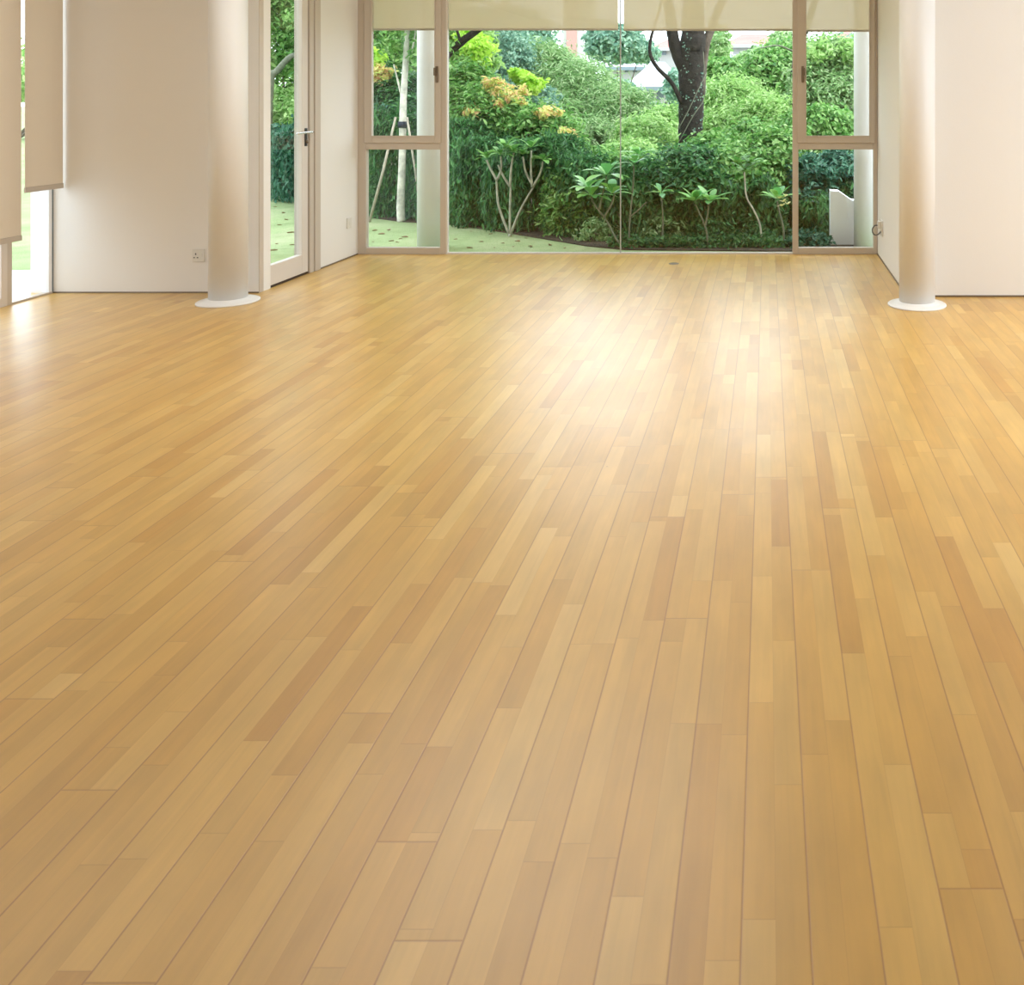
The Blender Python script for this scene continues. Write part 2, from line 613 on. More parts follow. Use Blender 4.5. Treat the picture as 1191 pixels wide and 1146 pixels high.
def cloud_points(blobs, n, rs, clump=0.16, fill=0.25, per=26, zmin=None):
    """leaf positions gathered in clumps over the blobs' skins. blobs: (centre, (rx,ry,rz))"""
    P, Nn = [], []
    vol = np.array([(b[1][0] * b[1][1] * b[1][2]) ** (2 / 3) for b in blobs])
    vol = vol / vol.sum()
    for (c, r), wgt in zip(blobs, vol):
        k = max(8, int(n * wgt))
        nc = max(3, k // per)
        d = rs.normal(size=(nc, 3))
        d /= np.linalg.norm(d, axis=1, keepdims=True)
        rad = 1 - fill * rs.rand(nc, 1) ** 1.5
        cc = np.array(c) + d * np.array(r) * rad
        idx = rs.randint(0, nc, k)
        m = min(r)
        size = clump * m * (0.5 + rs.rand(nc))[idx][:, None]
        off = rs.normal(size=(k, 3)) * size * np.array([1, 1, 0.7])
        P.append(cc[idx] + off)
        Nn.append(d[idx] * 0.8 + rs.normal(size=(k, 3)) * 0.6 + np.array([0, 0, 0.55]))
    P, Nn = np.concatenate(P), np.concatenate(Nn)
    if zmin is not None:
        k = P[:, 2] > zmin
        P, Nn = P[k], Nn[k]
    return P, Nn


GZ = -0.03   # the garden's level


def B(px, py, Y, rx, ry, rd=None):
    """a blob of foliage seen at a pixel, radii in pixels there, depth radius in metres"""
    c = at(px, py, Y)
    s = Y / F
    return (tuple(c), (rx * s, rd if rd else rx * s, ry * s))


# ================================================================== THE ROOM
YF = 8.28      # far window wall
YL = 6.67      # wall left of the bay
YR = 6.54      # wall right of the bay
XL = -3.583    # door wall of the bay
XR = 0.969     # right side wall of the bay
XW = -5.033    # window wall on the left
XE = 3.9       # right wall of the room (outside the frame)
YB = -3.5
ZC = 3.0
TW = 0.16


def struct(o, label, cat='structure'):
    return tag(o, label, cat, kind='structure')


struct(prism('floor', [(XW - TW, YB), (XE, YB), (XE, YR + TW), (XR + TW, YR + TW), (XR + TW, YF + 0.10), (XL - TW, YF + 0.10),
                       (XL - TW, YL + TW), (XW - TW, YL + TW)], 'z', -0.12, 0.0, M['floor']),
       'glossy pale maple strip floor running to the garden window', 'floor')
struct(prism('ceiling', [(XW - TW, YB - TW), (XE + TW, YB - TW), (XE + TW, YR + TW), (XR + TW, YR + TW), (XR + TW, YF + 0.12), (XL - TW, YF + 0.12),
                         (XL - TW, YL + TW), (XW - TW, YL + TW)], 'z', ZC, ZC + 0.15, M['ceiling']),
       'plain white ceiling above the room', 'ceiling')
struct(box('wall_front_left', XW - TW, XL - 0.002, YL, YL + TW, 0, ZC, M['wall']), 'beige white wall left of the garden bay', 'wall')
struct(box('wall_door_side', XL - TW, XL, 7.571, YF + 0.10, 0, ZC, M['wall']), 'narrow white wall between garden door and far window', 'wall')
struct(box('wall_above_door', XL - TW, XL, YL + TW, 7.571, 2.62, ZC, M['wall']), 'white wall piece above the garden door', 'wall')
struct(boxes('wall_bay_right', [(XR, XR + TW, YR, YF + 0.10, 0, ZC)], M['wall']), 'white side wall at the right of the garden bay', 'wall')
struct(box('wall_front_right', XR + TW, XE, YR, YR + TW, 0, ZC, M['wall']), 'off white wall right of the round column', 'wall')
# walls with openings outside the frame: daylight from the right and from behind
struct(boxes('wall_right', [(XE, XE + TW, 5.9, YR + TW, 0, ZC), (XE, XE + TW, YB, 1.6, 0, ZC), (XE, XE + TW, 1.6, 5.9, 2.7, ZC)], M['wall']),
       'right wall of the room with a wide opening', 'wall')
struct(boxes('wall_back', [(XW, XE, YB - TW, YB, 0, ZC)], M['wall']), 'back wall of the room', 'wall')
struct(boxes('wall_left', [(XW - TW, XW, YB, 2.2, 0, ZC), (XW - TW, XW, 2.2, YL, 2.8, ZC)], M['wall']), 'left wall of the room around the tall windows', 'wall')

# thin brown strips, their colour standing for the shadow gaps under the walls
for nm, b_ in (('shadow_strip_1', (XW, XL, YL - 0.005, YL, 0, 0.010)), ('shadow_strip_2', (XL, XL + 0.005, 7.571, YF, 0, 0.010)),
               ('shadow_strip_3', (XR - 0.005, XR, YR, YF, 0, 0.012)), ('shadow_strip_4', (XR, XE, YR - 0.005, YR, 0, 0.012))):
    struct(box(nm, *b_, M['brass']), 'thin brown strip painted as the shadow gap along the wall foot', 'shadow_strip')


# ------------------------------------------------------------------ far windows
def fx(px):
    return (px - PX) * YF / F


def fz(py):
    return H - (py - PY) * YF / F


ZT = 2.9


def casement(name, L0, L1, U0, U1, R1, R0, glo, ghi, label, handle_px, handle_side):
    """L0..R0 outer frame, glo = lower pane (x0,x1), ghi = sash pane (x0,x1)"""
    e = empty(name, (fx((L0 + R0) / 2), YF, 0), label, 'window', kind='structure')
    y0, y1 = YF, YF + 0.06
    X0, X1 = fx(L0), fx(R0)
    zb, zlo, zt0, zt1 = fz(288.2), fz(174), fz(174), fz(165.5)
    fr = [(X0, fx(glo[0]), y0, y1, 0, ZT), (fx(glo[1]), X1, y0, y1, 0, ZT),
          (fx(glo[0]), fx(glo[1]), y0, y1, 0.0, zb), (fx(glo[0]), fx(glo[1]), y0, y1, zt0, zt1), (fx(glo[0]), fx(glo[1]), y0, y1, ZT - 0.06, ZT)]
    boxes('frame', fr, M['frame'], e, 0.003)
    # opening sash, standing a little proud, with a stepped profile
    s0, s1 = fx(glo[0]) - 0.012, fx(glo[1]) + 0.012
    g0, g1 = fx(ghi[0]), fx(ghi[1])
    sb, st = zt1 - 0.006, ZT - 0.03
    gb = fz(158)
    ss = [(s0, g0, y0 - 0.014, y0 + 0.03, sb, st), (g1, s1, y0 - 0.014, y0 + 0.03, sb, st),
          (g0, g1, y0 - 0.014, y0 + 0.03, sb, gb), (g0, g1, y0 - 0.014, y0 + 0.03, st - 0.05, st)]
    sash = boxes('sash', ss, M['frame'], e, 0.003)
    bd = 0.008
    boxes('glazing_bead', [(g0 - bd, g0 + 0.002, y0 - 0.02, y0 - 0.012, gb - bd, st - 0.05), (g1 - 0.002, g1 + bd, y0 - 0.02, y0 - 0.012, gb - bd, st - 0.05),
                           (g0, g1, y0 - 0.02, y0 - 0.012, gb - bd, gb + 0.002)], M['frame'], sash, 0.001)
    boxes('pane', [(g0 - 0.005, g1 + 0.005, y0 + 0.006, y0 + 0.012, gb - 0.005, st - 0.045)], M['glass'], e)
    boxes('pane', [(fx(glo[0]) - 0.005, fx(glo[1]) + 0.005, y0 + 0.03, y0 + 0.036, zb - 0.005, zt0 + 0.005)], M['glass'], e)
    hx = fx(handle_px)
    h = box('handle', hx - 0.011, hx + 0.011, y0 - 0.030, y0 - 0.014, fz(96), fz(77), M['brass'], e, 0.004)
    box('handle_grip', hx - 0.008 + handle_side * 0.012, hx + 0.008 + handle_side * 0.012, y0 - 0.052, y0 - 0.030, fz(88), fz(79), M['brass'], h, 0.003)
    return e


casement('window_1', 416, 425.7, 0, 0, 0, 518.6, (425.7, 511.8), (433, 506.2),
         'two light beige framed window unit left of the big garden pane', 509, -1)
casement('window_2', 921.8, 928.6, 0, 0, 0, 1020.5, (928.6, 1016), (937.5, 1011),
         'two light beige framed window unit right of the big garden pane', 933.5, 1)
e = empty('window_3', (fx(722), YF, 0), 'wide frameless garden window of two butt jointed panes', 'window', kind='structure')
box('pane', fx(518.6), fx(720.6), YF + 0.02, YF + 0.032, 0.006, ZT, M['glass'], e)
box('pane', fx(721.8), fx(921.8), YF + 0.02, YF + 0.032, 0.006, ZT, M['glass'], e)
box('joint_seal', fx(720.6), fx(721.8), YF + 0.018, YF + 0.034, 0.006, ZT, M['seam'], e)
boxes('floor_channel', [(fx(518.6), fx(921.8), YF, YF + 0.016, 0, 0.012), (fx(518.6), fx(921.8), YF + 0.036, YF + 0.06, 0, 0.012)], M['framelight'], e)
box('edge_bead', fx(518.6), fx(520), YF, YF + 0.05, 0.012, ZT, M['framelight'], e)
box('head_channel', fx(518.6), fx(921.8), YF, YF + 0.06, ZT, ZC, M['framelight'], e)
struct(boxes('wall_front_head', [(XL, XR, YF + 0.001, YF + 0.1, ZT + 0.001, ZC)], M['wall']), 'white strip above the garden windows', 'wall')


# ------------------------------------------------------------------ sunscreen blinds hanging just outside the far windows
def screen(x0, x1, zb, label, y=YF + 0.125):
    e = empty('roller_blind', ((x0 + x1) / 2, y, zb), label, 'blind', 'sunscreens along the garden windows')
    box('fabric', x0, x1, y - 0.001, y + 0.001, zb + 0.015, 2.94, M['blind'], e)
    box('hem_bar', x0, x1, y - 0.006, y + 0.006, zb, zb + 0.018, M['hem'], e, 0.002)
    bm = bmesh.new()
    tube_bm(bm, [(x0, y, 2.96), (x1, y, 2.96)], 0.03, 16)
    from_bm('roller_tube', bm, M['framelight'], e, True)


kb = (YF + 0.125) / F


def bxp(px):
    return (px - PX) * kb


zbl = H + (PY - 35.5) * kb
screen(bxp(417), bxp(517), zbl, 'short beige sunscreen above the left casement window')
screen(bxp(518.5), bxp(719), zbl, 'wide beige sunscreen left of the bright gap')
screen(bxp(725.5), bxp(924), zbl - 0.004, 'wide beige sunscreen right of the bright gap')
screen(bxp(926), bxp(1019.5), zbl - 0.012, 'short beige sunscreen above the right casement window')

# ------------------------------------------------------------------ garden door on the left side of the bay
e = empty('door_1', (XL, 7.06, 0), 'narrow glazed garden door in a pale beige metal frame', 'door', kind='structure')
boxes('frame', [(XL - 0.12, XL + 0.004, YL + 0.001, 6.728, 0, 2.62), (XL - 0.12, XL + 0.006, 7.405, 7.470, 0, 2.62), (XL - 0.12, XL + 0.012, 7.480, 7.571, 0, 2.62),
                (XL - 0.12, XL + 0.004, 6.728, 7.571, 2.56, 2.62)], M['frame'], e, 0.004)
boxes('jamb_recess', [(XL - 0.12, XL - 0.004, 7.470, 7.480, 0, 2.56)], M['gap'], e)
boxes('foot_gap_shade', [(XL - 0.12, XL - 0.008, 6.728, 7.405, 0, 0.012)], M['gap'], e)  # dark colour stands for the shade under the door leaf
d0, d1 = 6.732, 7.392
leaf = boxes('door_leaf', [(XL - 0.050, XL - 0.004, d0, 6.790, 0.018, 2.555), (XL - 0.050, XL - 0.004, 7.300, d1, 0.018, 2.555),
                           (XL - 0.050, XL - 0.004, 6.790, 7.300, 0.018, 0.163), (XL - 0.050, XL - 0.004, 6.790, 7.300, 2.46, 2.555)], M['framelight'], e, 0.003)
boxes('gap_strip', [(XL - 0.048, XL - 0.012, d1, 7.405, 0.015, 2.56)], M['gap'], e)  # dark fill paints the shade in the gap between leaf and frame
box('pane', XL - 0.032, XL - 0.024, 6.786, 7.304, 0.158, 2.465, M['glass'], leaf)
hz = H - (153.5 - PY) / F * 7.36
box('lock_plate', XL - 0.004, XL + 0.004, 7.335, 7.370, hz - 0.11, hz + 0.03, M['black'], leaf, 0.003)
bm = bmesh.new()
tube_bm(bm, [(XL + 0.002, 7.352, hz), (XL + 0.050, 7.352, hz)], 0.010, 16)
tube_bm(bm, smooth_path([(XL + 0.050, 7.362, hz), (XL + 0.052, 7.24, hz), (XL + 0.050, 7.12, hz - 0.002)]), 0.009, 16)
from_bm('lever_handle', bm, M['chrome'], leaf, True)
bm = bmesh.new()
tube_bm(bm, [(XL + 0.003, 7.352, hz - 0.075), (XL + 0.016, 7.352, hz - 0.075)], 0.014, 16)
from_bm('lock_cylinder', bm, M['brass'], leaf, True)

# ------------------------------------------------------------------ left wall windows
def wy(px):
    return -XW * F / (PX - px)


e = empty('window_4', (XW, 6.45, 0), 'narrow floor length pane between metal post and left wall corner', 'window', kind='structure')
boxes('frame', [(XW - 0.05, XW + 0.0, wy(8.5), wy(14), 0, 2.8), (XW - 0.05, XW, wy(14), YL, 0, 0.012), (XW - 0.05, XW, wy(14), YL, 2.74, 2.8)], M['frame'], e)
boxes('corner_post', [(XW - 0.05, XW - 0.004, wy(57.5), YL, 0.012, 2.74)], M['ext_white'], e)
box('gap_strip', XW - 0.004, XW + 0.001, YL - 0.006, YL, 0, 2.74, M['glass_grey'], e)
box('pane', XW - 0.03, XW - 0.022, wy(14), wy(57.5), 0.012, 2.74, M['glass'], e)
e = empty('window_5', (XW, 5.4, 0), 'metal framed tall window behind the nearer roller blind', 'window', kind='structure')
boxes('frame', [(XW - 0.05, XW, 6.215, wy(8.5), 0, 2.8), (XW - 0.05, XW, 2.2, 6.215, 0, 0.06), (XW - 0.05, XW, 2.2, 6.215, 2.74, 2.8),
                (XW - 0.05, XW, 2.2, 2.26, 0.06, 2.74), (XW - 0.05, XW, 4.18, 4.24, 0.06, 2.74)], M['framelight'], e)
boxes('pane', [(XW - 0.03, XW - 0.022, 2.26, 4.18, 0.06, 2.74)], M['glass'], e)
boxes('pane', [(XW - 0.03, XW - 0.022, 4.24, 6.215, 0.06, 2.74)], M['glass'], e)


def inner_blind(x, y0, y1, zb, label):
    e = empty('roller_blind', (x, (y0 + y1) / 2, zb), label, 'blind')
    box('fabric', x - 0.0015, x + 0.0015, y0, y1, zb + 0.03, 2.88, M['blind_in'], e)
    box('hem_bar', x - 0.007, x + 0.007, y0 - 0.002, y1 + 0.002, zb, zb + 0.036, M['hem'], e, 0.003)
    bm = bmesh.new()
    tube_bm(bm, [(x, y0, 2.9), (x, y1, 2.9)], 0.03, 16)
    from_bm('roller_tube', bm, M['framelight'], e, True)


XB = -4.955


def by(px):
    return -XB * F / (PX - px)


inner_blind(XB, by(29), by(73), 0.742, 'narrow beige roller blind beside the left wall, ending higher')
inner_blind(XB, 2.4, by(24.5), 0.430, 'beige roller blind at the photo left edge, hanging lower')

# ------------------------------------------------------------------ columns
def column(cx, cy, label, seed):
    e = empty('round_column', (cx, cy, 0), label, 'column')
    lathe('base_plate', cx, cy, [(0.193, 0.0), (0.193, 0.008), (0.186, 0.012), (0.150, 0.018), (0.1195, 0.030)], M['column'], e)
    lathe('shaft', cx, cy, [(0.1185, 0.012), (0.1185, ZC)], M['column'], e)


column(-3.64, 6.39, 'round white column on a flat base plate, beside the garden door', 1)
column(0.998, 6.29, 'round white column on a flat base plate, right of the garden window', 2)


# ------------------------------------------------------------------ sockets, switch, cable, floor outlet
def socket_front(cx, cz):
    y = YL
    e = empty('wall_socket', (cx, y, cz), 'small white power socket low on the wall left of the left column', 'socket')
    box('plate', cx - 0.043, cx + 0.043, y - 0.009, y, cz - 0.045, cz + 0.045, M['plate'], e, 0.003)
    boxes('pin_hole', [(cx - 0.022, cx - 0.014, y - 0.0105, y - 0.0085, cz + 0.004, cz + 0.018)], M['cable'], e)
    boxes('pin_hole', [(cx - 0.034, cx - 0.024, y - 0.0105, y - 0.0085, cz - 0.018, cz - 0.010)], M['cable'], e)
    boxes('pin_hole', [(cx - 0.010, cx - 0.000, y - 0.0105, y - 0.0085, cz - 0.018, cz - 0.010)], M['cable'], e)
    box('rocker', cx + 0.016, cx + 0.030, y - 0.013, y - 0.0085, cz - 0.010, cz + 0.014, M['plate'], e, 0.002)


socket_front(-4.005, 0.265)
e = empty('wall_socket', (XL, 8.10, 0.30), 'small white socket plate on the narrow wall right of the garden door', 'socket')
box('plate', XL, XL + 0.009, 8.06, 8.14, 0.255, 0.345, M['plate'], e, 0.003)
box('rocker', XL + 0.009, XL + 0.013, 8.085, 8.115, 0.285, 0.315, M['plate'], e, 0.002)
e = empty('light_switch', (XR, 6.80, 1.24), 'white switch plate on the bay side wall behind the right column', 'switch')
box('plate', XR - 0.009, XR, 6.757, 6.843, 1.195, 1.285, M['plate'], e, 0.003)
box('rocker', XR - 0.013, XR - 0.009, 6.785, 6.815, 1.22, 1.26, M['plate'], e, 0.002)
e = empty('cable_outlet', (XR, 7.95, 0.29), 'beige outlet with a short curled dark cable beside the right window', 'outlet')
box('plate', XR - 0.012, XR, 7.88, 8.02, 0.215, 0.345, M['plate'], e, 0.004)
box('plug', XR - 0.040, XR - 0.012, 7.925, 7.985, 0.275, 0.335, M['plate'], e, 0.004)
tube('cable', [([(XR - 0.038, 7.95, 0.30), (XR - 0.062, 7.95, 0.298), (XR - 0.082, 7.95, 0.268), (XR - 0.076, 7.95, 0.232), (XR - 0.050, 7.95, 0.218), (XR - 0.022, 7.95, 0.236), (XR - 0.012, 7.95, 0.252)], 0.0055, 0.0055)], M['cable'], e)
o = lathe('floor_outlet', -0.77, 7.82, [(0.042, 0.0), (0.042, 0.003), (0.036, 0.005), (0.0, 0.005)][:3], M['brass'])
tag(o, 'small dark round floor outlet near the garden window', 'outlet')

# ================================================================== THE GARDEN
struct(box('ground_distant', -90, 90, 8.5, 190, -0.5, GZ - 0.02, M['l_far'] if False else M['lawn']), 'garden ground beyond the hedge', 'ground')
struct(prism('ground_lawn', [(-40, YL + 0.93), (-3.78, YL + 0.93), (-3.78, YF + 0.10), (XR + 0.2, YF + 0.10), (12, YF + 0.10), (12, 9.2), (-40, 40)], 'z', -0.3, GZ, M['lawn']),
       'pale green lawn outside the windows', 'lawn')
struct(box('ground_paving', -16, XW - TW - 0.002, -6, YL + 0.93, -0.3, -0.012, M['concrete']), 'pale concrete paving outside the left windows', 'paving')
struct(box('ground_paving_door', XW - TW - 0.002, XL - TW - 0.002, YL + TW, YL + 0.93, -0.3, -0.012, M['concrete']), 'pale concrete step outside the garden door', 'paving')
# planting bed, its edge curving towards the window
bed = [(-7.6, 14.6), (-4.9, 11.2), (-4.1, 10.6), (-3.4, 10.35), (-2.6, 9.68), (-2.1, 9.25), (-1.7, 8.9), (-1.3, 8.68), (0, 8.60), (1.2, 8.60), (6, 8.6), (6, 16), (-7.6, 22)]
struct(prism('ground_bed', bed, 'z', -0.2, GZ + 0.012, M['soil']), 'brown soil of the planting bed under the hedge', 'ground')


def ext_column(cx, cy, label):
    o = lathe('outdoor_column', cx, cy, [(0.14, GZ), (0.14, 3.6)], M['ext_white'])
    tag(o, label, 'column')


ext_column(-3.10, 8.78, 'round white outdoor column seen through the left casement window')
ext_column(0.945, 8.76, 'round white outdoor column seen through the right casement window')
o = prism('parapet_wall', [(0.60, GZ), (2.6, GZ), (2.6, 0.30), (0.80, 0.40), (0.68, 0.485), (0.60, 0.49)], 'y', 8.93, 9.10, M['ext_white'])
tag(o, 'low white parapet wall with a sloping top, outside the right window', 'wall')
o = box('stair_wall', 0.885, 1.6, 9.12, 9.25, GZ, 0.62, M['ext_white'])
tag(o, 'white stepped wall block behind the outdoor column', 'wall')


def plant(name, label, cat, blobs, n, L, W, mat, seed, base=None, trunks=None, bark=None, extra=None, group=None, zmin=GZ + 0.01, **kw):
    rs = np.random.RandomState(seed)
    c = blobs[0][0] if base is None else base
    e = empty(name, (c[0], c[1], GZ), label, cat, group)
    P, Nn = cloud_points(blobs, n, rs, zmin=zmin, **kw)
    leaves('foliage', P, Nn, L, W, M[mat], e, seed)
    if extra:
        for (pn, bl, n2, L2, W2, m2) in extra:
            P, Nn = cloud_points(bl, n2, rs, zmin=zmin, fill=0.6, clump=0.3)
            leaves(pn, P, Nn, L2, W2, M[m2], e, seed + 77)
    if trunks is None:
        rg = random.Random(seed)
        bx_, by_, bz_ = c
        cz = blobs[0][0][2]
        trunks = [([(bx_ + rg.uniform(-.1, .1), by_ + rg.uniform(-.1, .1), GZ), ((bx_ + b_[0][0]) / 2, (by_ + b_[0][1]) / 2, (GZ + b_[0][2]) / 2), b_[0]],
                   0.03 + 0.012 * max(b_[1]), 0.01) for b_ in blobs[:5]]
        bark = bark or 'bark_brown'
    tube('trunk', trunks, M[bark], e, 8, 0.08, seed)
    return e


def hedge(name, label, path, width, zt, n, L, W, mat, seed, stems=12):
    """a continuous hedge along a path: leaves thick on its faces and top"""
    rs = np.random.RandomState(seed)
    P = np.array(path, float)
    seg = np.linalg.norm(np.diff(P[:, :2], axis=0), axis=1)
    cum = np.concatenate([[0], np.cumsum(seg)])
    s = rs.rand(n) * cum[-1]
    x = np.interp(s, cum, P[:, 0])
    y = np.interp(s, cum, P[:, 1])
    top = np.interp(s, cum, np.array(zt))
    top = top + 0.10 * np.sin(s * 5.1 + seed) + 0.06 * np.sin(s * 13.7)
    k = np.clip(np.searchsorted(cum, s) - 1, 0, len(seg) - 1)
    d = np.diff(P[:, :2], axis=0)[k] / seg[k][:, None]
    nx, ny = d[:, 1], -d[:, 0]          # towards the house
    u = rs.rand(n)
    wv = width * (0.25 * np.sin(s * 3.3) + 0.18 * np.sin(s * 8.9 + 1) + 0.12 * np.sin(s * 17))
    front = u < 0.72
    off = np.where(front, width * 0.5 + wv * 0.5 + rs.normal(size=n) * 0.05 - rs.rand(n) ** 2 * 0.25, rs.uniform(-0.5, 0.5, n) * width)
    h = GZ + (top - GZ) * np.where(front, rs.rand(n) ** 0.85, 1 - 0.08 * rs.rand(n))
    h = h + rs.normal(size=n) * 0.03
    pos = np.stack([x + nx * off, y + ny * off, np.maximum(h, GZ + 0.02)], 1)
    nr = np.stack([nx * front, ny * front, 0.35 + 0.8 * (~front)], 1) + rs.normal(size=(n, 3)) * 0.55
    e = empty(name, (P[0, 0], P[0, 1], GZ), label, 'hedge')
    leaves('foliage', pos, nr, L, W, M[mat], e, seed, up=np.array([0, 0, -1.0]))
    tr = []
    rg = random.Random(seed)
    for q in range(stems):
        t = cum[-1] * (q + 0.5) / stems
        bx_, by_ = np.interp(t, cum, P[:, 0]), np.interp(t, cum, P[:, 1])
        tt = np.interp(t, cum, np.array(zt))
        tr.append(([(bx_, by_, GZ - 0.01), (bx_ + rg.uniform(-.06, .06), by_, tt * 0.5), (bx_ + rg.uniform(-.1, .1), by_, tt * 0.93)], 0.014, 0.006))
    tube('stem', tr, M['bark_brown'], e, 6)['kind'] = 'stuff'
    return e


# --- hedges
hedge('clipped_hedge', 'tall dark green hedge along the lawn, seen through the garden door',
      [(-9.6, 15.4), (-7.2, 13.9), (-5.4, 12.2), (-4.6, 11.6)], 0.7, [0.75, 0.72, 1.1, 1.15], 26000, 0.085, 0.035, 'l_teal', 3, 14)
hedge('bamboo_hedge', 'dark feathery hedge rising behind the branching frangipani',
      [(-4.9, 11.75), (-4.0, 11.0), (-3.3, 10.65), (-2.5, 10.1), (-1.8, 9.7)], 0.6, [1.15, 1.05, 0.95, 0.85, 0.8], 30000, 0.085, 0.022, 'l_dark', 4, 22)
hedge('bamboo_hedge', 'dark leafy hedge close behind the right garden pane',
      [(-1.9, 9.75), (-1.0, 9.45), (0.2, 9.45), (0.9, 9.85), (2.2, 10.0)], 0.5, [0.72, 0.46, 0.42, 0.44, 0.5], 18000, 0.08, 0.026, 'l_dark', 5, 24)
rs = np.random.RandomState(9)

# --- undergrowth shrubs against the window, right half
plant('leafy_shrub', 'yellow green low shrub under the frangipani stems, left of the pane joint', 'shrub',
      [B(668, 240, 9.6, 34, 42, 0.18)], 3800, 0.065, 0.022, 'l_mid', 21, clump=0.3)
plant('leafy_shrub', 'dark round leaved shrub below the ivy clad trunk', 'shrub',
      [B(790, 215, 9.5, 44, 42, 0.3), B(752, 240, 9.45, 26, 36, 0.2), B(812, 190, 9.7, 22, 18, 0.2)], 7000, 0.06, 0.032, 'l_dark', 22, clump=0.25)
plant('leafy_shrub', 'bushy mid green shrub left of the right window post', 'shrub',
      [B(872, 205, 9.75, 50, 34, 0.3), B(900, 175, 10.0, 34, 26, 0.3), B(848, 235, 9.55, 26, 40, 0.2)], 8000, 0.065, 0.035, 'l_mid', 23, clump=0.25)
plant('leafy_shrub', 'low olive green undergrowth beside the pane joint', 'shrub',
      [B(770, 270, 9.2, 26, 20, 0.12), B(690, 272, 9.25, 20, 16, 0.12)], 2600, 0.055, 0.02, 'l_sage', 24, clump=0.3)
plant('leafy_shrub', 'dark low undergrowth under the flowering frangipani', 'shrub',
      [B(880, 275, 9.2, 44, 20, 0.12), B(830, 272, 9.2, 26, 20, 0.12)], 3600, 0.06, 0.024, 'l_dark', 25, clump=0.3)
plant('leafy_shrub', 'blue green shrub seen through the lower right casement pane', 'shrub',
      [B(942, 232, 9.6, 26, 50, 0.2), B(975, 200, 10.0, 30, 24, 0.3)], 7000, 0.07, 0.03, 'l_teal', 26, clump=0.22)
plant('leafy_shrub', 'fresh green shrub behind the lower right casement pane', 'shrub',
      [B(985, 190, 10.6, 34, 30, 0.3), B(950, 150, 11.0, 50, 24, 0.3)], 6000, 0.07, 0.035, 'l_mid', 27, clump=0.25)

plant('ground_cover', 'low dark leafy ground cover along the foot of the right garden pane', 'ground cover',
      [B(x_, 284, 8.86, 26, 7, 0.10) for x_ in (735, 775, 815, 855, 895)], 5200, 0.05, 0.024, 'l_dark', 28, clump=0.5)
plant('ground_cover', 'low leafy ground cover at the foot of the right casement window', 'ground cover',
      [B(x_, 282, 8.84, 15, 8, 0.08) for x_ in (934, 950)], 1500, 0.05, 0.024, 'l_teal', 29, clump=0.5)
plant('leafy_shrub', 'glossy mid green shrub behind the twin headed frangipani', 'shrub',
      [B(812, 222, 9.35, 30, 26, 0.15), B(775, 235, 9.3, 20, 26, 0.12)], 3600, 0.075, 0.036, 'l_dark', 30, clump=0.3)

# --- red tip shrubs and lime shrubs behind the left hedge
plant('red_tip_shrub', 'large shrub with orange and yellow new leaves above the dark hedge', 'shrub',
      [B(572, 150, 11.2, 50, 44, 0.45), B(545, 120, 11.6, 34, 46, 0.4)], 11000, 0.075, 0.032, 'l_mid', 31, clump=0.2,
      extra=[('new_leaves', [B(592, 112, 10.9, 26, 12, 0.2), B(556, 130, 10.9, 22, 8, 0.2), B(574, 100, 11.0, 14, 8, 0.2)], 900, 0.07, 0.03, 'l_orange')])
plant('red_tip_shrub', 'smaller shrub with orange tips, right of the larger one', 'shrub',
      [B(632, 160, 10.8, 38, 34, 0.4), B(655, 185, 10.4, 30, 24, 0.3)], 8000, 0.075, 0.032, 'l_mid', 32, clump=0.2,
      extra=[('new_leaves', [B(632, 133, 10.5, 20, 9, 0.2), B(662, 160, 10.3, 12, 12, 0.15)], 520, 0.065, 0.028, 'l_orange')])
plant('red_tip_shrub', 'tall yellow green shrub with orange patches beside the left window post', 'shrub',
      [B(548, 70, 12.6, 24, 48, 0.4), B(533, 40, 12.6, 26, 30, 0.4)], 7000, 0.085, 0.036, 'l_light', 33, clump=0.2,
      extra=[('new_leaves', [B(552, 62, 12.1, 8, 10, 0.15), B(560, 88, 12.1, 8, 9, 0.15)], 320, 0.075, 0.03, 'l_orange'),
             ('lime_leaves', [B(558, 55, 12.0, 14, 20, 0.2), B(545, 45, 12.1, 14, 10, 0.2)], 1200, 0.09, 0.04, 'l_lime')])
plant('red_tip_shrub', 'shrub with orange tips seen in the upper left casement pane', 'shrub',
      [B(438, 105, 12.6, 26, 34, 0.35), B(470, 120, 12.4, 30, 30, 0.3)], 7000, 0.08, 0.034, 'l_dark', 34, clump=0.22,
      extra=[('new_leaves', [B(441, 84, 12.2, 13, 9, 0.15)], 420, 0.075, 0.03, 'l_orange'),
             ('lime_leaves', [B(436, 66, 12.3, 10, 10, 0.15)], 380, 0.08, 0.035, 'l_lime')])
plant('lime_shrub', 'small bright lime green shrub before the feathery tree', 'shrub',
      [B(604, 88, 13.0, 9, 7, 0.2), B(619, 99, 12.9, 11, 8, 0.2)], 800, 0.10, 0.045, 'l_lime', 35, clump=0.35)
plant('leafy_shrub', 'soft blue green shrub between the orange tipped ones and the lime one', 'shrub',
      [B(600, 120, 13.4, 42, 26, 0.4), B(580, 70, 15.5, 36, 34, 0.5)], 7000, 0.085, 0.035, 'l_far', 36, clump=0.22)

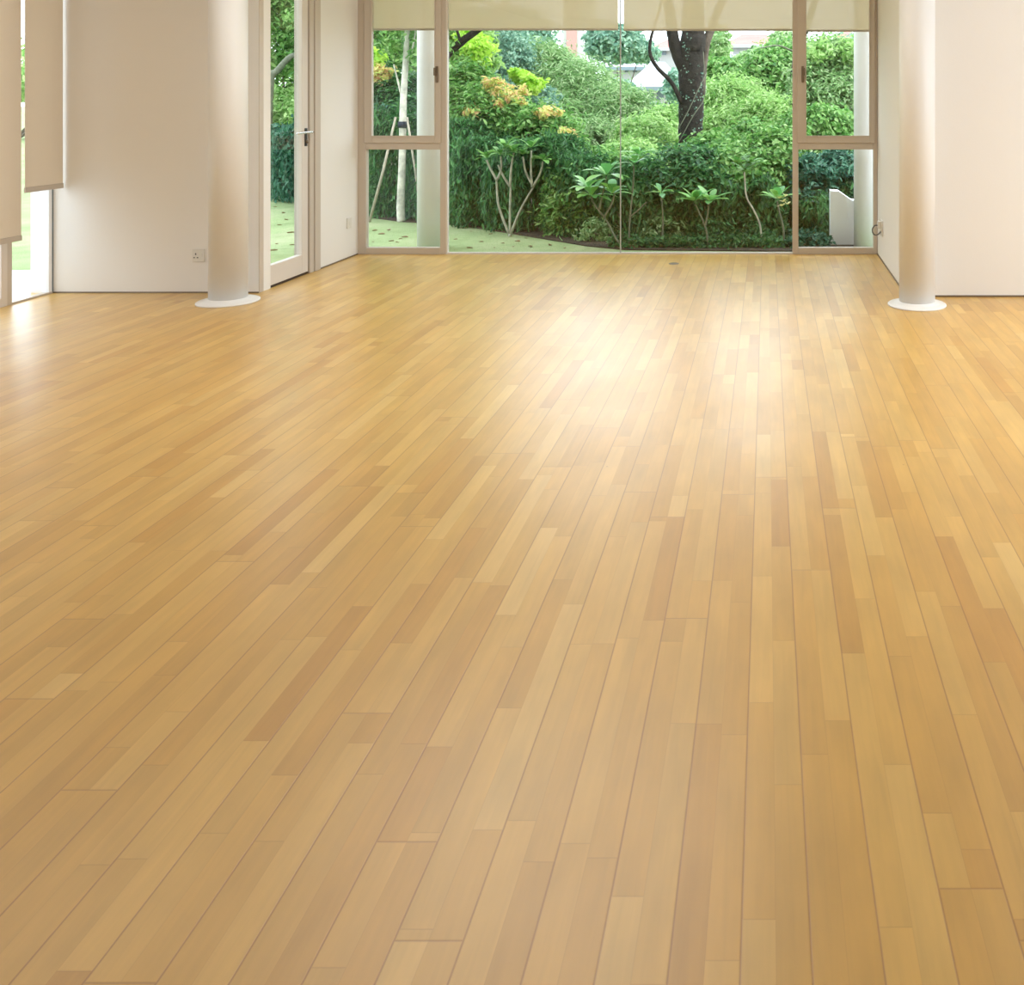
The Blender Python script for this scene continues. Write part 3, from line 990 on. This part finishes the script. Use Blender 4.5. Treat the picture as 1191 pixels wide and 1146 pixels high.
# --- trees, middle
plant('feathery_tree', 'wide feathery light green tree in the middle of the view', 'tree',
      [B(668, 118, 16.0, 54, 46, 0.9), B(718, 134, 15.4, 42, 34, 0.7), B(634, 88, 16.5, 38, 36, 0.7), B(650, 150, 15.0, 46, 40, 0.6), B(700, 168, 14.4, 60, 30, 0.6)],
      42000, 0.11, 0.022, 'l_sage', 41, clump=0.20, per=34)
plant('feathery_tree', 'pale fluffy tree right of the ivy clad trunk', 'tree',
      [B(852, 128, 14.6, 46, 34, 0.6), B(835, 160, 13.8, 48, 30, 0.5), B(890, 150, 13.6, 34, 40, 0.5)],
      24000, 0.09, 0.028, 'l_light', 42, clump=0.22, per=30)
plant('leafy_tree', 'mid green tree behind the pale fluffy one', 'tree',
      [B(905, 92, 19, 42, 36, 0.9), B(840, 86, 20, 26, 16, 0.7), B(868, 100, 19.5, 26, 18, 0.7)],
      14000, 0.12, 0.055, 'l_mid', 43, clump=0.22)
plant('leafy_tree', 'light green tree filling the upper right casement pane', 'tree',
      [B(965, 78, 15.0, 36, 34, 0.7), B(985, 120, 14.2, 40, 34, 0.6), B(945, 110, 14.6, 26, 44, 0.6)],
      20000, 0.085, 0.035, 'l_sage', 44, clump=0.2, extra=[('young_leaves', [B(950, 62, 14.4, 20, 16, 0.4), B(990, 60, 14.4, 16, 14, 0.4)], 1800, 0.08, 0.035, 'l_light')])
plant('leafy_shrub', 'rounded green bush between feathery tree and ivy clad trunk', 'shrub',
      [B(752, 166, 12.8, 36, 28, 0.5), B(735, 187, 11.6, 34, 24, 0.4), B(775, 146, 14.5, 24, 22, 0.4)], 11000, 0.075, 0.03, 'l_light', 45, clump=0.22)
plant('leafy_shrub', 'bright green bush at the foot of the pale fluffy tree', 'shrub',
      [B(880, 168, 11.8, 44, 26, 0.4), B(830, 180, 11.4, 34, 22, 0.4)], 9000, 0.085, 0.04, 'l_mid', 46, clump=0.24)
plant('leafy_shrub', 'mid green bush under the feathery tree', 'shrub',
      [B(690, 200, 10.8, 44, 26, 0.35), B(735, 205, 10.5, 40, 24, 0.35)], 9000, 0.07, 0.032, 'l_mid', 47, clump=0.24)

# --- big tree, dark, with ivy
Yt = 12.2
e = empty('ivy_clad_tree', (at(805, 100, Yt).x, Yt, GZ), 'big dark ivy clad tree trunk forking under the sunscreen', 'tree')
tp = lambda *p: [tuple(at(px, py, Yt + dy)) for px, py, dy in p]
tube('trunk', [(tp((803, 252, 0), (803, 165, 0), (804, 120, 0), (804, 85, 0), (806, 40, 0)), 0.155, 0.16),
               (tp((806, 60, 0), (806, 20, 0), (812, -40, 0.1), (830, -140, 0.3), (838, -230, 0.4)), 0.16, 0.08)], M['bark_dark'], e, 18, 0.07, 5)
tube('branch', [(tp((800, 88, 0), (787, 60, -0.05), (782, 38, -0.1), (776, 0, -0.15), (745, -120, -0.3)), 0.09, 0.055)], M['bark_dark'], e, 12, 0.07, 6)
tube('branch', [(tp((815, 110, 0.05), (818, 70, 0.1), (828, 30, 0.1), (870, -60, 0.2), (930, -160, 0.3)), 0.06, 0.05)], M['bark_brown'], e, 12, 0.07, 8)
tube('branch', [(tp((793, 120, -0.1), (781, 96, -0.15), (764, 78, -0.2), (756, 62, -0.2), (757, 45, -0.2), (763, 25, -0.2), (770, 0, -0.2)), 0.03, 0.014)], M['bark_dark'], e, 8, 0.05, 7)
tube('vine', [(tp((789, 150, -0.22), (800, 130, -0.25), (812, 105, -0.24), (822, 85, -0.2)), 0.006, 0.006),
              (tp((788, 168, -0.2), (806, 135, -0.26), (820, 110, -0.2), (818, 60, -0.2)), 0.006, 0.005)], M['bark_grey'], e, 6, 0)
rs = np.random.RandomState(12)
k = 260
yy = rs.uniform(40, 180, k)
th = rs.uniform(math.pi, 2 * math.pi, k)
c = np.array([tuple(at(804, v, Yt)) for v in yy])
nr = np.stack([np.cos(th), np.sin(th), np.full(k, 0.3)], 1)
leaves('ivy', c + nr * np.array([0.155, 0.155, 0]), nr + rs.normal(size=(k, 3)) * 0.3, 0.028, 0.024, M['l_far'], e, 13)
P, Nn = cloud_points([(tuple(at(838, -300, 12.6)), (0.8, 0.7, 0.45)), (tuple(at(745, -140, 12)), (0.45, 0.4, 0.25)), (tuple(at(930, -180, 12.4)), (0.5, 0.4, 0.3))], 3000, rs, clump=0.2, per=30)
leaves('foliage', P, Nn, 0.12, 0.05, M['l_mid'], e, 14)

e = empty('slender_tree', (at(921, 140, 14.8).x, 14.8, GZ), 'slender dark trunk beside the right window post', 'tree')
tube('trunk', [([tuple(at(918, 170, 14.8)), tuple(at(920, 140, 14.8)), tuple(at(923, 90, 14.8)), tuple(at(931, 50, 14.8)), tuple(at(942, 20, 14.8)), tuple(at(965, -60, 14.8))], 0.07, 0.05),
               ([(at(917, 200, 14.8).x, 14.8, GZ), tuple(at(918, 170, 14.8))], 0.075, 0.07)], M['bark_dark'], e, 10, 0.06, 3)
tube('branch', [([tuple(at(923, 60, 14.8)), tuple(at(905, 53, 14.7)), tuple(at(885, 56, 14.6))], 0.018, 0.008)], M['bark_grey'], e, 6, 0)
P, Nn = cloud_points([(tuple(at(965, -60, 14.8)), (0.5, 0.4, 0.4))], 1200, rs, clump=0.25)
leaves('foliage', P, Nn, 0.10, 0.045, M['l_mid'], e, 15)

# --- trees on the left: tall, closing the sky
plant('leafy_tree', 'tall dark leafed tree behind the staked young tree', 'tree',
      [B(470, 30, 15.5, 56, 50, 0.9), B(445, -40, 15.5, 70, 60, 1.0), B(505, 60, 15.0, 40, 60, 0.7), B(520, -60, 15.5, 60, 60, 1.0)],
      26000, 0.11, 0.05, 'l_mid', 51, clump=0.2)
plant('leafy_tree', 'dense tree with shaded crown seen through the garden door', 'tree',
      [B(330, 40, 17.5, 60, 52, 1.0), B(370, -40, 17.5, 90, 70, 1.2), B(290, -30, 18, 70, 70, 1.2), B(400, 60, 17.0, 50, 60, 0.9), B(335, 95, 18.5, 50, 34, 0.8)],
      38000, 0.12, 0.05, 'l_mid', 52, clump=0.18)
plant('leafy_shrub', 'bright green bush above the clipped hedge, in the door glass', 'shrub',
      [B(335, 128, 15.6, 40, 26, 0.5), B(375, 140, 15.0, 34, 30, 0.5), B(300, 140, 16.0, 34, 24, 0.5)], 9000, 0.085, 0.04, 'l_light', 53, clump=0.22)
plant('leafy_shrub', 'dark green bush behind the leaning stakes', 'shrub',
      [B(440, 150, 12.4, 34, 34, 0.4), B(485, 145, 12.2, 34, 34, 0.4), B(512, 135, 12.0, 24, 44, 0.3)], 9000, 0.08, 0.035, 'l_dark', 54, clump=0.22)
e = empty('bent_trunk', (at(318, 110, 15).x, 15, GZ), 'pale bent trunk leaning in the view through the garden door', 'tree')
tube('trunk', [([(at(312, 150, 15).x, 15, GZ), tuple(at(314, 100, 15)), tuple(at(323, 82, 15)), tuple(at(338, 66, 15)), tuple(at(350, 62, 15)), tuple(at(375, 40, 15))], 0.06, 0.035)], M['bark_grey'], e, 10, 0.06, 3)
P, Nn = cloud_points([(tuple(at(385, 10, 15)), (0.6, 0.5, 0.4))], 1500, rs, clump=0.25)
leaves('foliage', P, Nn, 0.10, 0.045, M['l_mid'], e, 16)
# tree whose branch reaches over from the left
e = empty('overhanging_tree', (-3.86, 10.9, GZ), 'dark branch reaching over at the top left of the big pane', 'tree')
tube('trunk', [([(-3.86, 10.9, GZ), (-3.86, 10.9, 1.0), (-3.88, 10.9, 1.7), (-3.9, 10.9, 2.6), (-3.95, 10.8, 3.8)], 0.075, 0.05)], M['bark_dark'], e, 12, 0.07, 4)
tube('branch', [([(-3.87, 10.9, 1.60), tuple(at(522, 62, 10.8)), tuple(at(540, 46, 10.7)), tuple(at(556, 34, 10.6)), tuple(at(590, 0, 10.5)), tuple(at(640, -70, 10.5))], 0.05, 0.03),
                ([tuple(at(536, 50, 10.75)), tuple(at(533, 40, 10.7)), tuple(at(526, 20, 10.7))], 0.02, 0.012)], M['bark_dark'], e, 10, 0.06, 5)
P, Nn = cloud_points([(tuple(at(630, -60, 10.5)), (0.4, 0.35, 0.3)), ((-3.95, 10.8, 3.8), (1.0, 0.8, 0.7))], 5000, rs, clump=0.25)
leaves('foliage', P, Nn, 0.10, 0.045, M['l_mid'], e, 17)

# --- staked young tree
Yy = 10.63
bxx = at(467, 200, Yy).x
e = empty('young_tree', (bxx, Yy, GZ), 'young pale barked tree held by leaning stakes on the lawn', 'tree')
tube('trunk', [([(bxx, Yy, GZ), tuple(at(466, 240, Yy)), tuple(at(468, 180, Yy)), tuple(at(469, 120, Yy)), tuple(at(472, 70, Yy)), tuple(at(474, 20, Yy)), tuple(at(475, -40, Yy))], 0.047, 0.024)], M['bark_pale'], e, 14, 0.05, 3)
tube('branch', [([tuple(at(469, 120, Yy)), tuple(at(463, 95, Yy)), tuple(at(458, 75, Yy))], 0.014, 0.007),
                ([tuple(at(471, 80, Yy)), tuple(at(480, 55, Yy)), tuple(at(486, 20, Yy))], 0.014, 0.007)], M['bark_pale'], e, 8, 0.03, 4)
P, Nn = cloud_points([(tuple(at(455, 40, Yy)), (0.22, 0.2, 0.22)), (tuple(at(478, 0, Yy)), (0.5, 0.4, 0.4)), (tuple(at(500, 45, Yy)), (0.22, 0.2, 0.25))], 2600, rs, clump=0.3)
leaves('foliage', P, Nn, 0.075, 0.035, M['l_mid'], e, 18)
zt = at(467, 145, Yy).z
bm = bmesh.new()
tube_bm(bm, [(at(468.5, 145, Yy).x, Yy, zt - 0.035), (at(468.5, 145, Yy).x, Yy, zt + 0.035)], 0.052, 16)
from_bm('tie_strap', bm, M['strap'], e, True)
for (px, py, dy, lab) in ((436, 263, 0.12, 'leaning wooden stake on the left of the young tree'), (496, 255, 0.25, 'leaning wooden stake on the right of the young tree')):
    foot = Vector((at(px, py, Yy + dy).x, Yy + dy - 0.15, GZ))
    sgn = -1 if px < 460 else 1
    topp = Vector((at(468.5, 150, Yy).x + sgn * 0.072, Yy - 0.05, zt + 0.04))
    bm = bmesh.new()
    tube_bm(bm, [foot, foot.lerp(topp, 0.5) + Vector((0.01, 0, 0)), topp + (topp - foot) * 0.04], [0.016, 0.014, 0.012], 10)
    o = from_bm('tree_stake', bm, M['stake'], None, True)
    tag(o, lab, 'stake')


# --- frangipani
def rosette(name, tip, direction, n, L, W, mat, parent, seed, droop=0.25):
    """a whorl of long pointed leaves round a branch tip"""
    rg = random.Random(seed)
    bm = bmesh.new()
    tip = Vector(tip)
    for k in range(n):
        a = k * 2.4 + rg.uniform(-.3, .3)
        el = rg.uniform(0.0, 1.0)
        d = Vector((math.cos(a), math.sin(a) * 0.9, 0)) * math.cos(el) + Vector((0, 0, 1)) * math.sin(el)
        d = (d + Vector(direction) * 0.35).normalized()
        side = d.cross(Vector((0, 0, 1)))
        if side.length < 0.1:
            side = Vector((1, 0, 0))
        side.normalize()
        nn = side.cross(d).normalized()
        l = L * rg.uniform(0.7, 1.2)
        w_ = W * rg.uniform(0.85, 1.2)
        prof = ((0.0, 0.08), (0.25, 0.6), (0.5, 1.0), (0.75, 0.85), (0.92, 0.4), (1.0, 0.03))
        rows = []
        for t, f in prof:
            c_ = tip + d * l * (0.06 + 0.94 * t) - Vector((0, 0, 1)) * l * droop * t * t
            rows.append((bm.verts.new(c_ + side * w_ * f * .5 + nn * w_ * 0.10 * f), bm.verts.new(c_), bm.verts.new(c_ - side * w_ * f * .5 + nn * w_ * 0.10 * f)))
        for r0, r1 in zip(rows, rows[1:]):
            bm.faces.new((r0[0], r0[1], r1[1], r1[0]))
            bm.faces.new((r0[1], r0[2], r1[2], r1[1]))
    me = bpy.data.meshes.new(name)
    bm.to_mesh(me)
    bm.free()
    for p in me.polygons:
        p.use_smooth = True
    return link(name, me, M[mat], parent)


def frangipani(label, Y, base, stems, tips, L, W, mat='l_frang', n=11, seed=0, r=0.0095, droop=0.3, bark='bark_grey'):
    b0 = at(base[0], base[1], Y)
    e = empty('frangipani', (b0.x, Y, GZ), label, 'shrub')
    paths = []
    rg = random.Random(seed)
    for s in stems:
        pts = [(at(px, py, Y).x, Y + (k * 0.02 * rg.uniform(-1, 1)), at(px, py, Y).z) for k, (px, py) in enumerate(s)]
        paths.append((pts, r, r * 0.72))
    paths.append(([(b0.x, Y, GZ), (b0.x, Y, max(GZ + 0.02, b0.z + 0.02))], r * 1.5, r * 1.3))
    tube('stem', paths, M[bark], e, 8, 0.03, seed)
    for k, (px, py) in enumerate(tips):
        c_ = at(px, py, Y)
        rosette('leaf_whorl', c_, (0, -0.2, 0.3), n, L, W, mat, e, seed * 31 + k, droop)
    return e


frangipani('branching frangipani with bare forked stems at the edge of the lawn', 9.53, (593, 274),
           [[(592, 273), (580, 240), (577, 215), (578, 207)], [(578, 210), (570, 196), (566, 186)], [(579, 208), (583, 196), (583, 182)],
            [(593, 273), (593, 245), (593, 215)], [(593, 217), (584, 203), (580, 192)], [(593, 217), (595, 195), (597, 178)],
            [(594, 272), (606, 243), (620, 217)], [(620, 217), (611, 200), (608, 182)], [(620, 217), (628, 202), (632, 188)], [(619, 218), (618, 200), (618, 175)]],
           [(566, 184), (582, 180), (597, 177), (608, 180), (618, 172), (632, 186), (588, 172)], 0.17, 0.055, 'l_mid', 12, 61, r=0.013, bark='stem_pale')
frangipani('large leaved frangipani just left of the pane joint', 8.8, (724, 288),
           [[(724, 288), (716, 276), (705, 258), (697, 244)], [(700, 250), (690, 236), (688, 228)], [(702, 254), (712, 236), (714, 226)], [(697, 244), (702, 222), (706, 205)]],
           [(688, 228), (712, 226), (706, 204), (684, 218)], 0.24, 0.085, 'l_frang', 10, 62, droop=0.35)
frangipani('upright frangipani right of the pane joint', 8.85, (732, 290),
           [[(732, 290), (732, 265), (734, 235), (737, 205), (738, 192)], [(733, 252), (743, 244), (752, 235)]],
           [(738, 190), (742, 180)], 0.21, 0.07, 'l_frang', 11, 63)
frangipani('small frangipani whorl left of the twin leafed one', 8.85, (770, 286),
           [[(770, 286), (771, 255), (769, 226)]], [(769, 225)], 0.16, 0.055, 'l_frang', 10, 64)
frangipani('twin headed frangipani with broad leaves in the right pane', 8.8, (824, 288),
           [[(824, 288), (821, 266), (814, 250), (809, 238)], [(820, 264), (823, 248), (825, 236)]],
           [(808, 234), (826, 234)], 0.22, 0.075, 'l_frang', 12, 65, droop=0.2)
frangipani('thin bent frangipani stem topped by fresh leaves', 8.9, (886, 288),
           [[(886, 288), (884, 262), (876, 243), (868, 228), (866, 200)]],
           [(866, 198), (872, 190), (858, 192)], 0.18, 0.06, 'l_mid', 11, 66, bark='bark_pale')
e = frangipani('frangipani with cream flowers beside the right window post', 8.8, (912, 288),
               [[(912, 288), (911, 265), (906, 245), (904, 234)]], [(904, 232)], 0.22, 0.07, 'l_frang', 12, 67, droop=0.25)
for k, (px, py) in enumerate(((906, 231), (911, 235), (916, 238), (909, 240), (913, 229))):
    rosette('flower', at(px, py, 8.66), (0, -0.6, 0.2), 5, 0.045, 0.03, 'petal', e, 900 + k, 0.1)

# bamboo like stake plant and palm behind the parapet
e = empty('small_palm', (at(980, 200, 10.1).x, 10.1, GZ), 'arching palm fronds above the white parapet', 'palm')
tube('stem', [([(at(980, 200, 10.1).x, 10.1, GZ), tuple(at(982, 245, 10.1)), tuple(at(980, 220, 10.1))], 0.02, 0.012)], M['bark_grey'], e)
rg = random.Random(4)
for k in range(8):
    a = k * 0.8 + 0.3
    t0 = at(981, 222, 10.1)
    pts = [t0 + Vector((math.cos(a) * t * 0.34, math.sin(a) * t * 0.34, 0.20 * t - 0.26 * t * t)) for t in np.linspace(0, 1, 12)]
    bm = bmesh.new()
    tube_bm(bm, pts, [0.004] * 12, 5)
    for q in range(1, 12):
        d = (pts[q] - pts[q - 1]).normalized()
        sd = d.cross(Vector((0, 0, 1))).normalized()
        for s_ in (-1, 1):
            p0 = pts[q]
            p1 = p0 + sd * s_ * 0.10 + d * 0.05 - Vector((0, 0, 0.03))
            wv = d * 0.008
            bm.faces.new([bm.verts.new(p0 - wv), bm.verts.new(p0 + wv), bm.verts.new(p1)])
    me = bpy.data.meshes.new('frond')
    bm.to_mesh(me)
    bm.free()
    link('frond', me, M['l_sage'], e)

# --- fallen leaves on the lawn
rg = random.Random(77)
proto = None
cnt = 0
spots = [(417 + 17, 281), (455, 280), (466, 278), (471, 276), (462, 283), (444, 272), (548, 270), (560, 281), (571, 273), (602, 281), (617, 288), (640, 285),
         (585, 284), (530, 278), (657, 289), (612, 278), (546, 288), (320, 240), (330, 248), (345, 246), (325, 262), (338, 270), (322, 283), (344, 232),
         (318, 292), (333, 255), (340, 285), (327, 232), (350, 262), (36, 275), (48, 300), (40, 256), (45, 240), (452, 268), (436, 268), (575, 289), (597, 287)]
for (px, py) in spots:
    py += rg.uniform(-1, 1)
    Y = F * (H - GZ) / (py - PY)
    x = (px - PX) * Y / F
    if proto is None:
        bm = bmesh.new()
        pr = ((0, 0.004), (0.02, 0.02), (0.045, 0.024), (0.07, 0.014), (0.085, 0.002))
        rows = [(bm.verts.new((t - 0.04, -w_, 0.010 + 0.012 * math.sin(t * 40))), bm.verts.new((t - 0.04, 0, 0.004)), bm.verts.new((t - 0.04, w_, 0.013))) for t, w_ in pr]
        for r0, r1 in zip(rows, rows[1:]):
            bm.faces.new((r0[0], r0[1], r1[1], r1[0]))
            bm.faces.new((r0[1], r0[2], r1[2], r1[1]))
        o = from_bm('fallen_leaf', bm, M['l_dry'])
        proto = o
    else:
        o = proto.copy()
        COL.objects.link(o)
    o.location = (x, Y, GZ - 0.001)
    o.rotation_euler = (0, 0, rg.uniform(0, 6.3))
    s_ = rg.uniform(0.4, 0.85)
    o.scale = (s_, s_, s_)
    wh = ('seen through the left tall window' if px < 60 else 'seen through the garden door' if px < 360 else
          'seen through the left casement window' if px < 515 else 'in front of the big garden pane')
    tag(o, 'dry brown leaf on the lawn, ' + wh, 'leaf', 'fallen leaves ' + wh)

# ================================================================== FAR AWAY
def far_trees(label, blobs, n, L, W, seed, mat='l_far', name='distant_tree'):
    return plant(name, label, 'tree', blobs, n, L, W, mat, seed, clump=0.2)


far_trees('blue green distant trees under the pane joint of the blinds', [B(718, 52, 42, 28, 20, 2.0), B(745, 60, 44, 18, 12, 2.0), B(698, 48, 43, 12, 22, 2.0)], 12000, 0.24, 0.13, 71)
far_trees('distant dark tree left of the pink tower', [B(606, 40, 38, 32, 30, 2.0), B(575, 45, 36, 36, 34, 2.0)], 8000, 0.22, 0.12, 72)
far_trees('distant trees below the white roofs', [B(745, 130, 34, 40, 10, 1.6), B(790, 100, 33, 14, 22, 1.5), B(716, 104, 30, 22, 10, 1.2)], 9000, 0.20, 0.10, 73)
far_trees('distant trees around the red roofed house', [B(835, 52, 40, 12, 22, 1.6), B(915, 56, 36, 22, 20, 1.6), B(878, 74, 34, 30, 12, 1.4)], 8000, 0.20, 0.10, 74, 'l_sage')
far_trees('distant trees at the right edge of the garden', [B(960, 90, 30, 60, 34, 1.6), B(1010, 70, 30, 30, 40, 1.6)], 7000, 0.2, 0.1, 75)
far_trees('distant tree line across the lawn, seen past the left blinds', [B(20, 95, 30, 50, 22, 2.0), B(100, 80, 32, 60, 44, 2.0), B(190, 60, 30, 70, 60, 2.0)], 12000, 0.2, 0.1, 76, 'l_light')
far_trees('distant trees behind the feathery tree', [B(640, 130, 26, 80, 26, 1.5), B(560, 110, 24, 60, 40, 1.5)], 9000, 0.18, 0.09, 77, 'l_mid')

# pink and white tower
def fbox(px0, px1, py0, py1, Y, depth):
    a, b_ = at(px0, py1, Y), at(px1, py0, Y)
    return (a.x, b_.x, Y, Y + depth, a.z, b_.z)


e = empty('distant_tower', (at(660, 60, 120).x, 120, GZ), 'distant white tower block with a pink band, behind the trees', 'building')
x0, x1, y0, y1, z0, z1 = fbox(655, 679, -8, 60, 120, 8)
box('wall', x0, x1, y0, y1, GZ, z1, M['wall_far'], e)
x0, x1, _, _, z0, z1 = fbox(659, 671, -6, 58, 120, 8)
box('pink_band', x0, x1, 119.8, 120, GZ, z1, M['wall_pink'], e)


def house(label, px0, px1, eave, ridge, Y, depth, wallm, roofm, wins, ov=0.5):
    a, b_ = at(px0, eave, Y), at(px1, eave, Y)
    zr = at(px0, ridge, Y + depth / 2).z
    e = empty('distant_house', ((a.x + b_.x) / 2, Y, GZ), label, 'building')
    box('wall', a.x, b_.x, Y, Y + depth, GZ, a.z, M[wallm], e)
    bm = bmesh.new()
    x0, x1, ya, yb = a.x - ov, b_.x + ov, Y - ov, Y + depth + ov
    v = [bm.verts.new(p) for p in ((x0, ya, a.z), (x1, ya, a.z), (x1, yb, a.z), (x0, yb, a.z), (x0 + ov * 2, (ya + yb) / 2, zr), (x1 - ov * 2, (ya + yb) / 2, zr))]
    for f in ((0, 1, 5, 4), (1, 2, 5), (2, 3, 4, 5), (3, 0, 4), (0, 3, 2, 1)):
        bm.faces.new([v[k] for k in f])
    from_bm('roof', bm, M[roofm], e)
    box('fascia', x0, x1, ya - 0.05, ya, a.z - 0.22, a.z, M['grey_far'] if roofm != 'roof_red' else M['wall_far'], e)
    for (w0, w1, t, b2) in wins:
        p, q = at(w0, b2, Y), at(w1, t, Y)
        box('window', p.x, q.x, Y - 0.06, Y, p.z, q.z, M['glass_grey'], e)
    return e


house('distant house with a broad white roof below the blue green trees', 738, 776, 101, 72, 50, 7, 'wall_far', 'roof_white', [(754, 760, 104, 116), (764, 772, 104, 116)])
house('distant long white roofed house behind the feathery tree', 704, 748, 78, 66, 60, 8, 'wall_far', 'roof_white', [(727, 731, 80, 84), (736, 741, 80, 84)])
house('distant house with a red tiled roof above the pale tree', 852, 900, 52, 40, 62, 8, 'wall_far', 'roof_red', [(874, 882, 54, 60), (888, 894, 54, 60)])
house('distant white house with a flat dark fascia, right of the trunk', 826, 864, 67, 63, 55, 6, 'wall_far', 'grey_far', [(832, 842, 74, 78)])
house('distant red roofed house left of the ivy clad trunk', 762, 786, 56, 46, 70, 8, 'wall_far', 'roof_red', [(770, 775, 58, 64)])
house('distant red roofed house at the right casement window', 975, 1002, 50, 36, 66, 8, 'wall_far', 'roof_red', [(984, 988, 54, 60)])
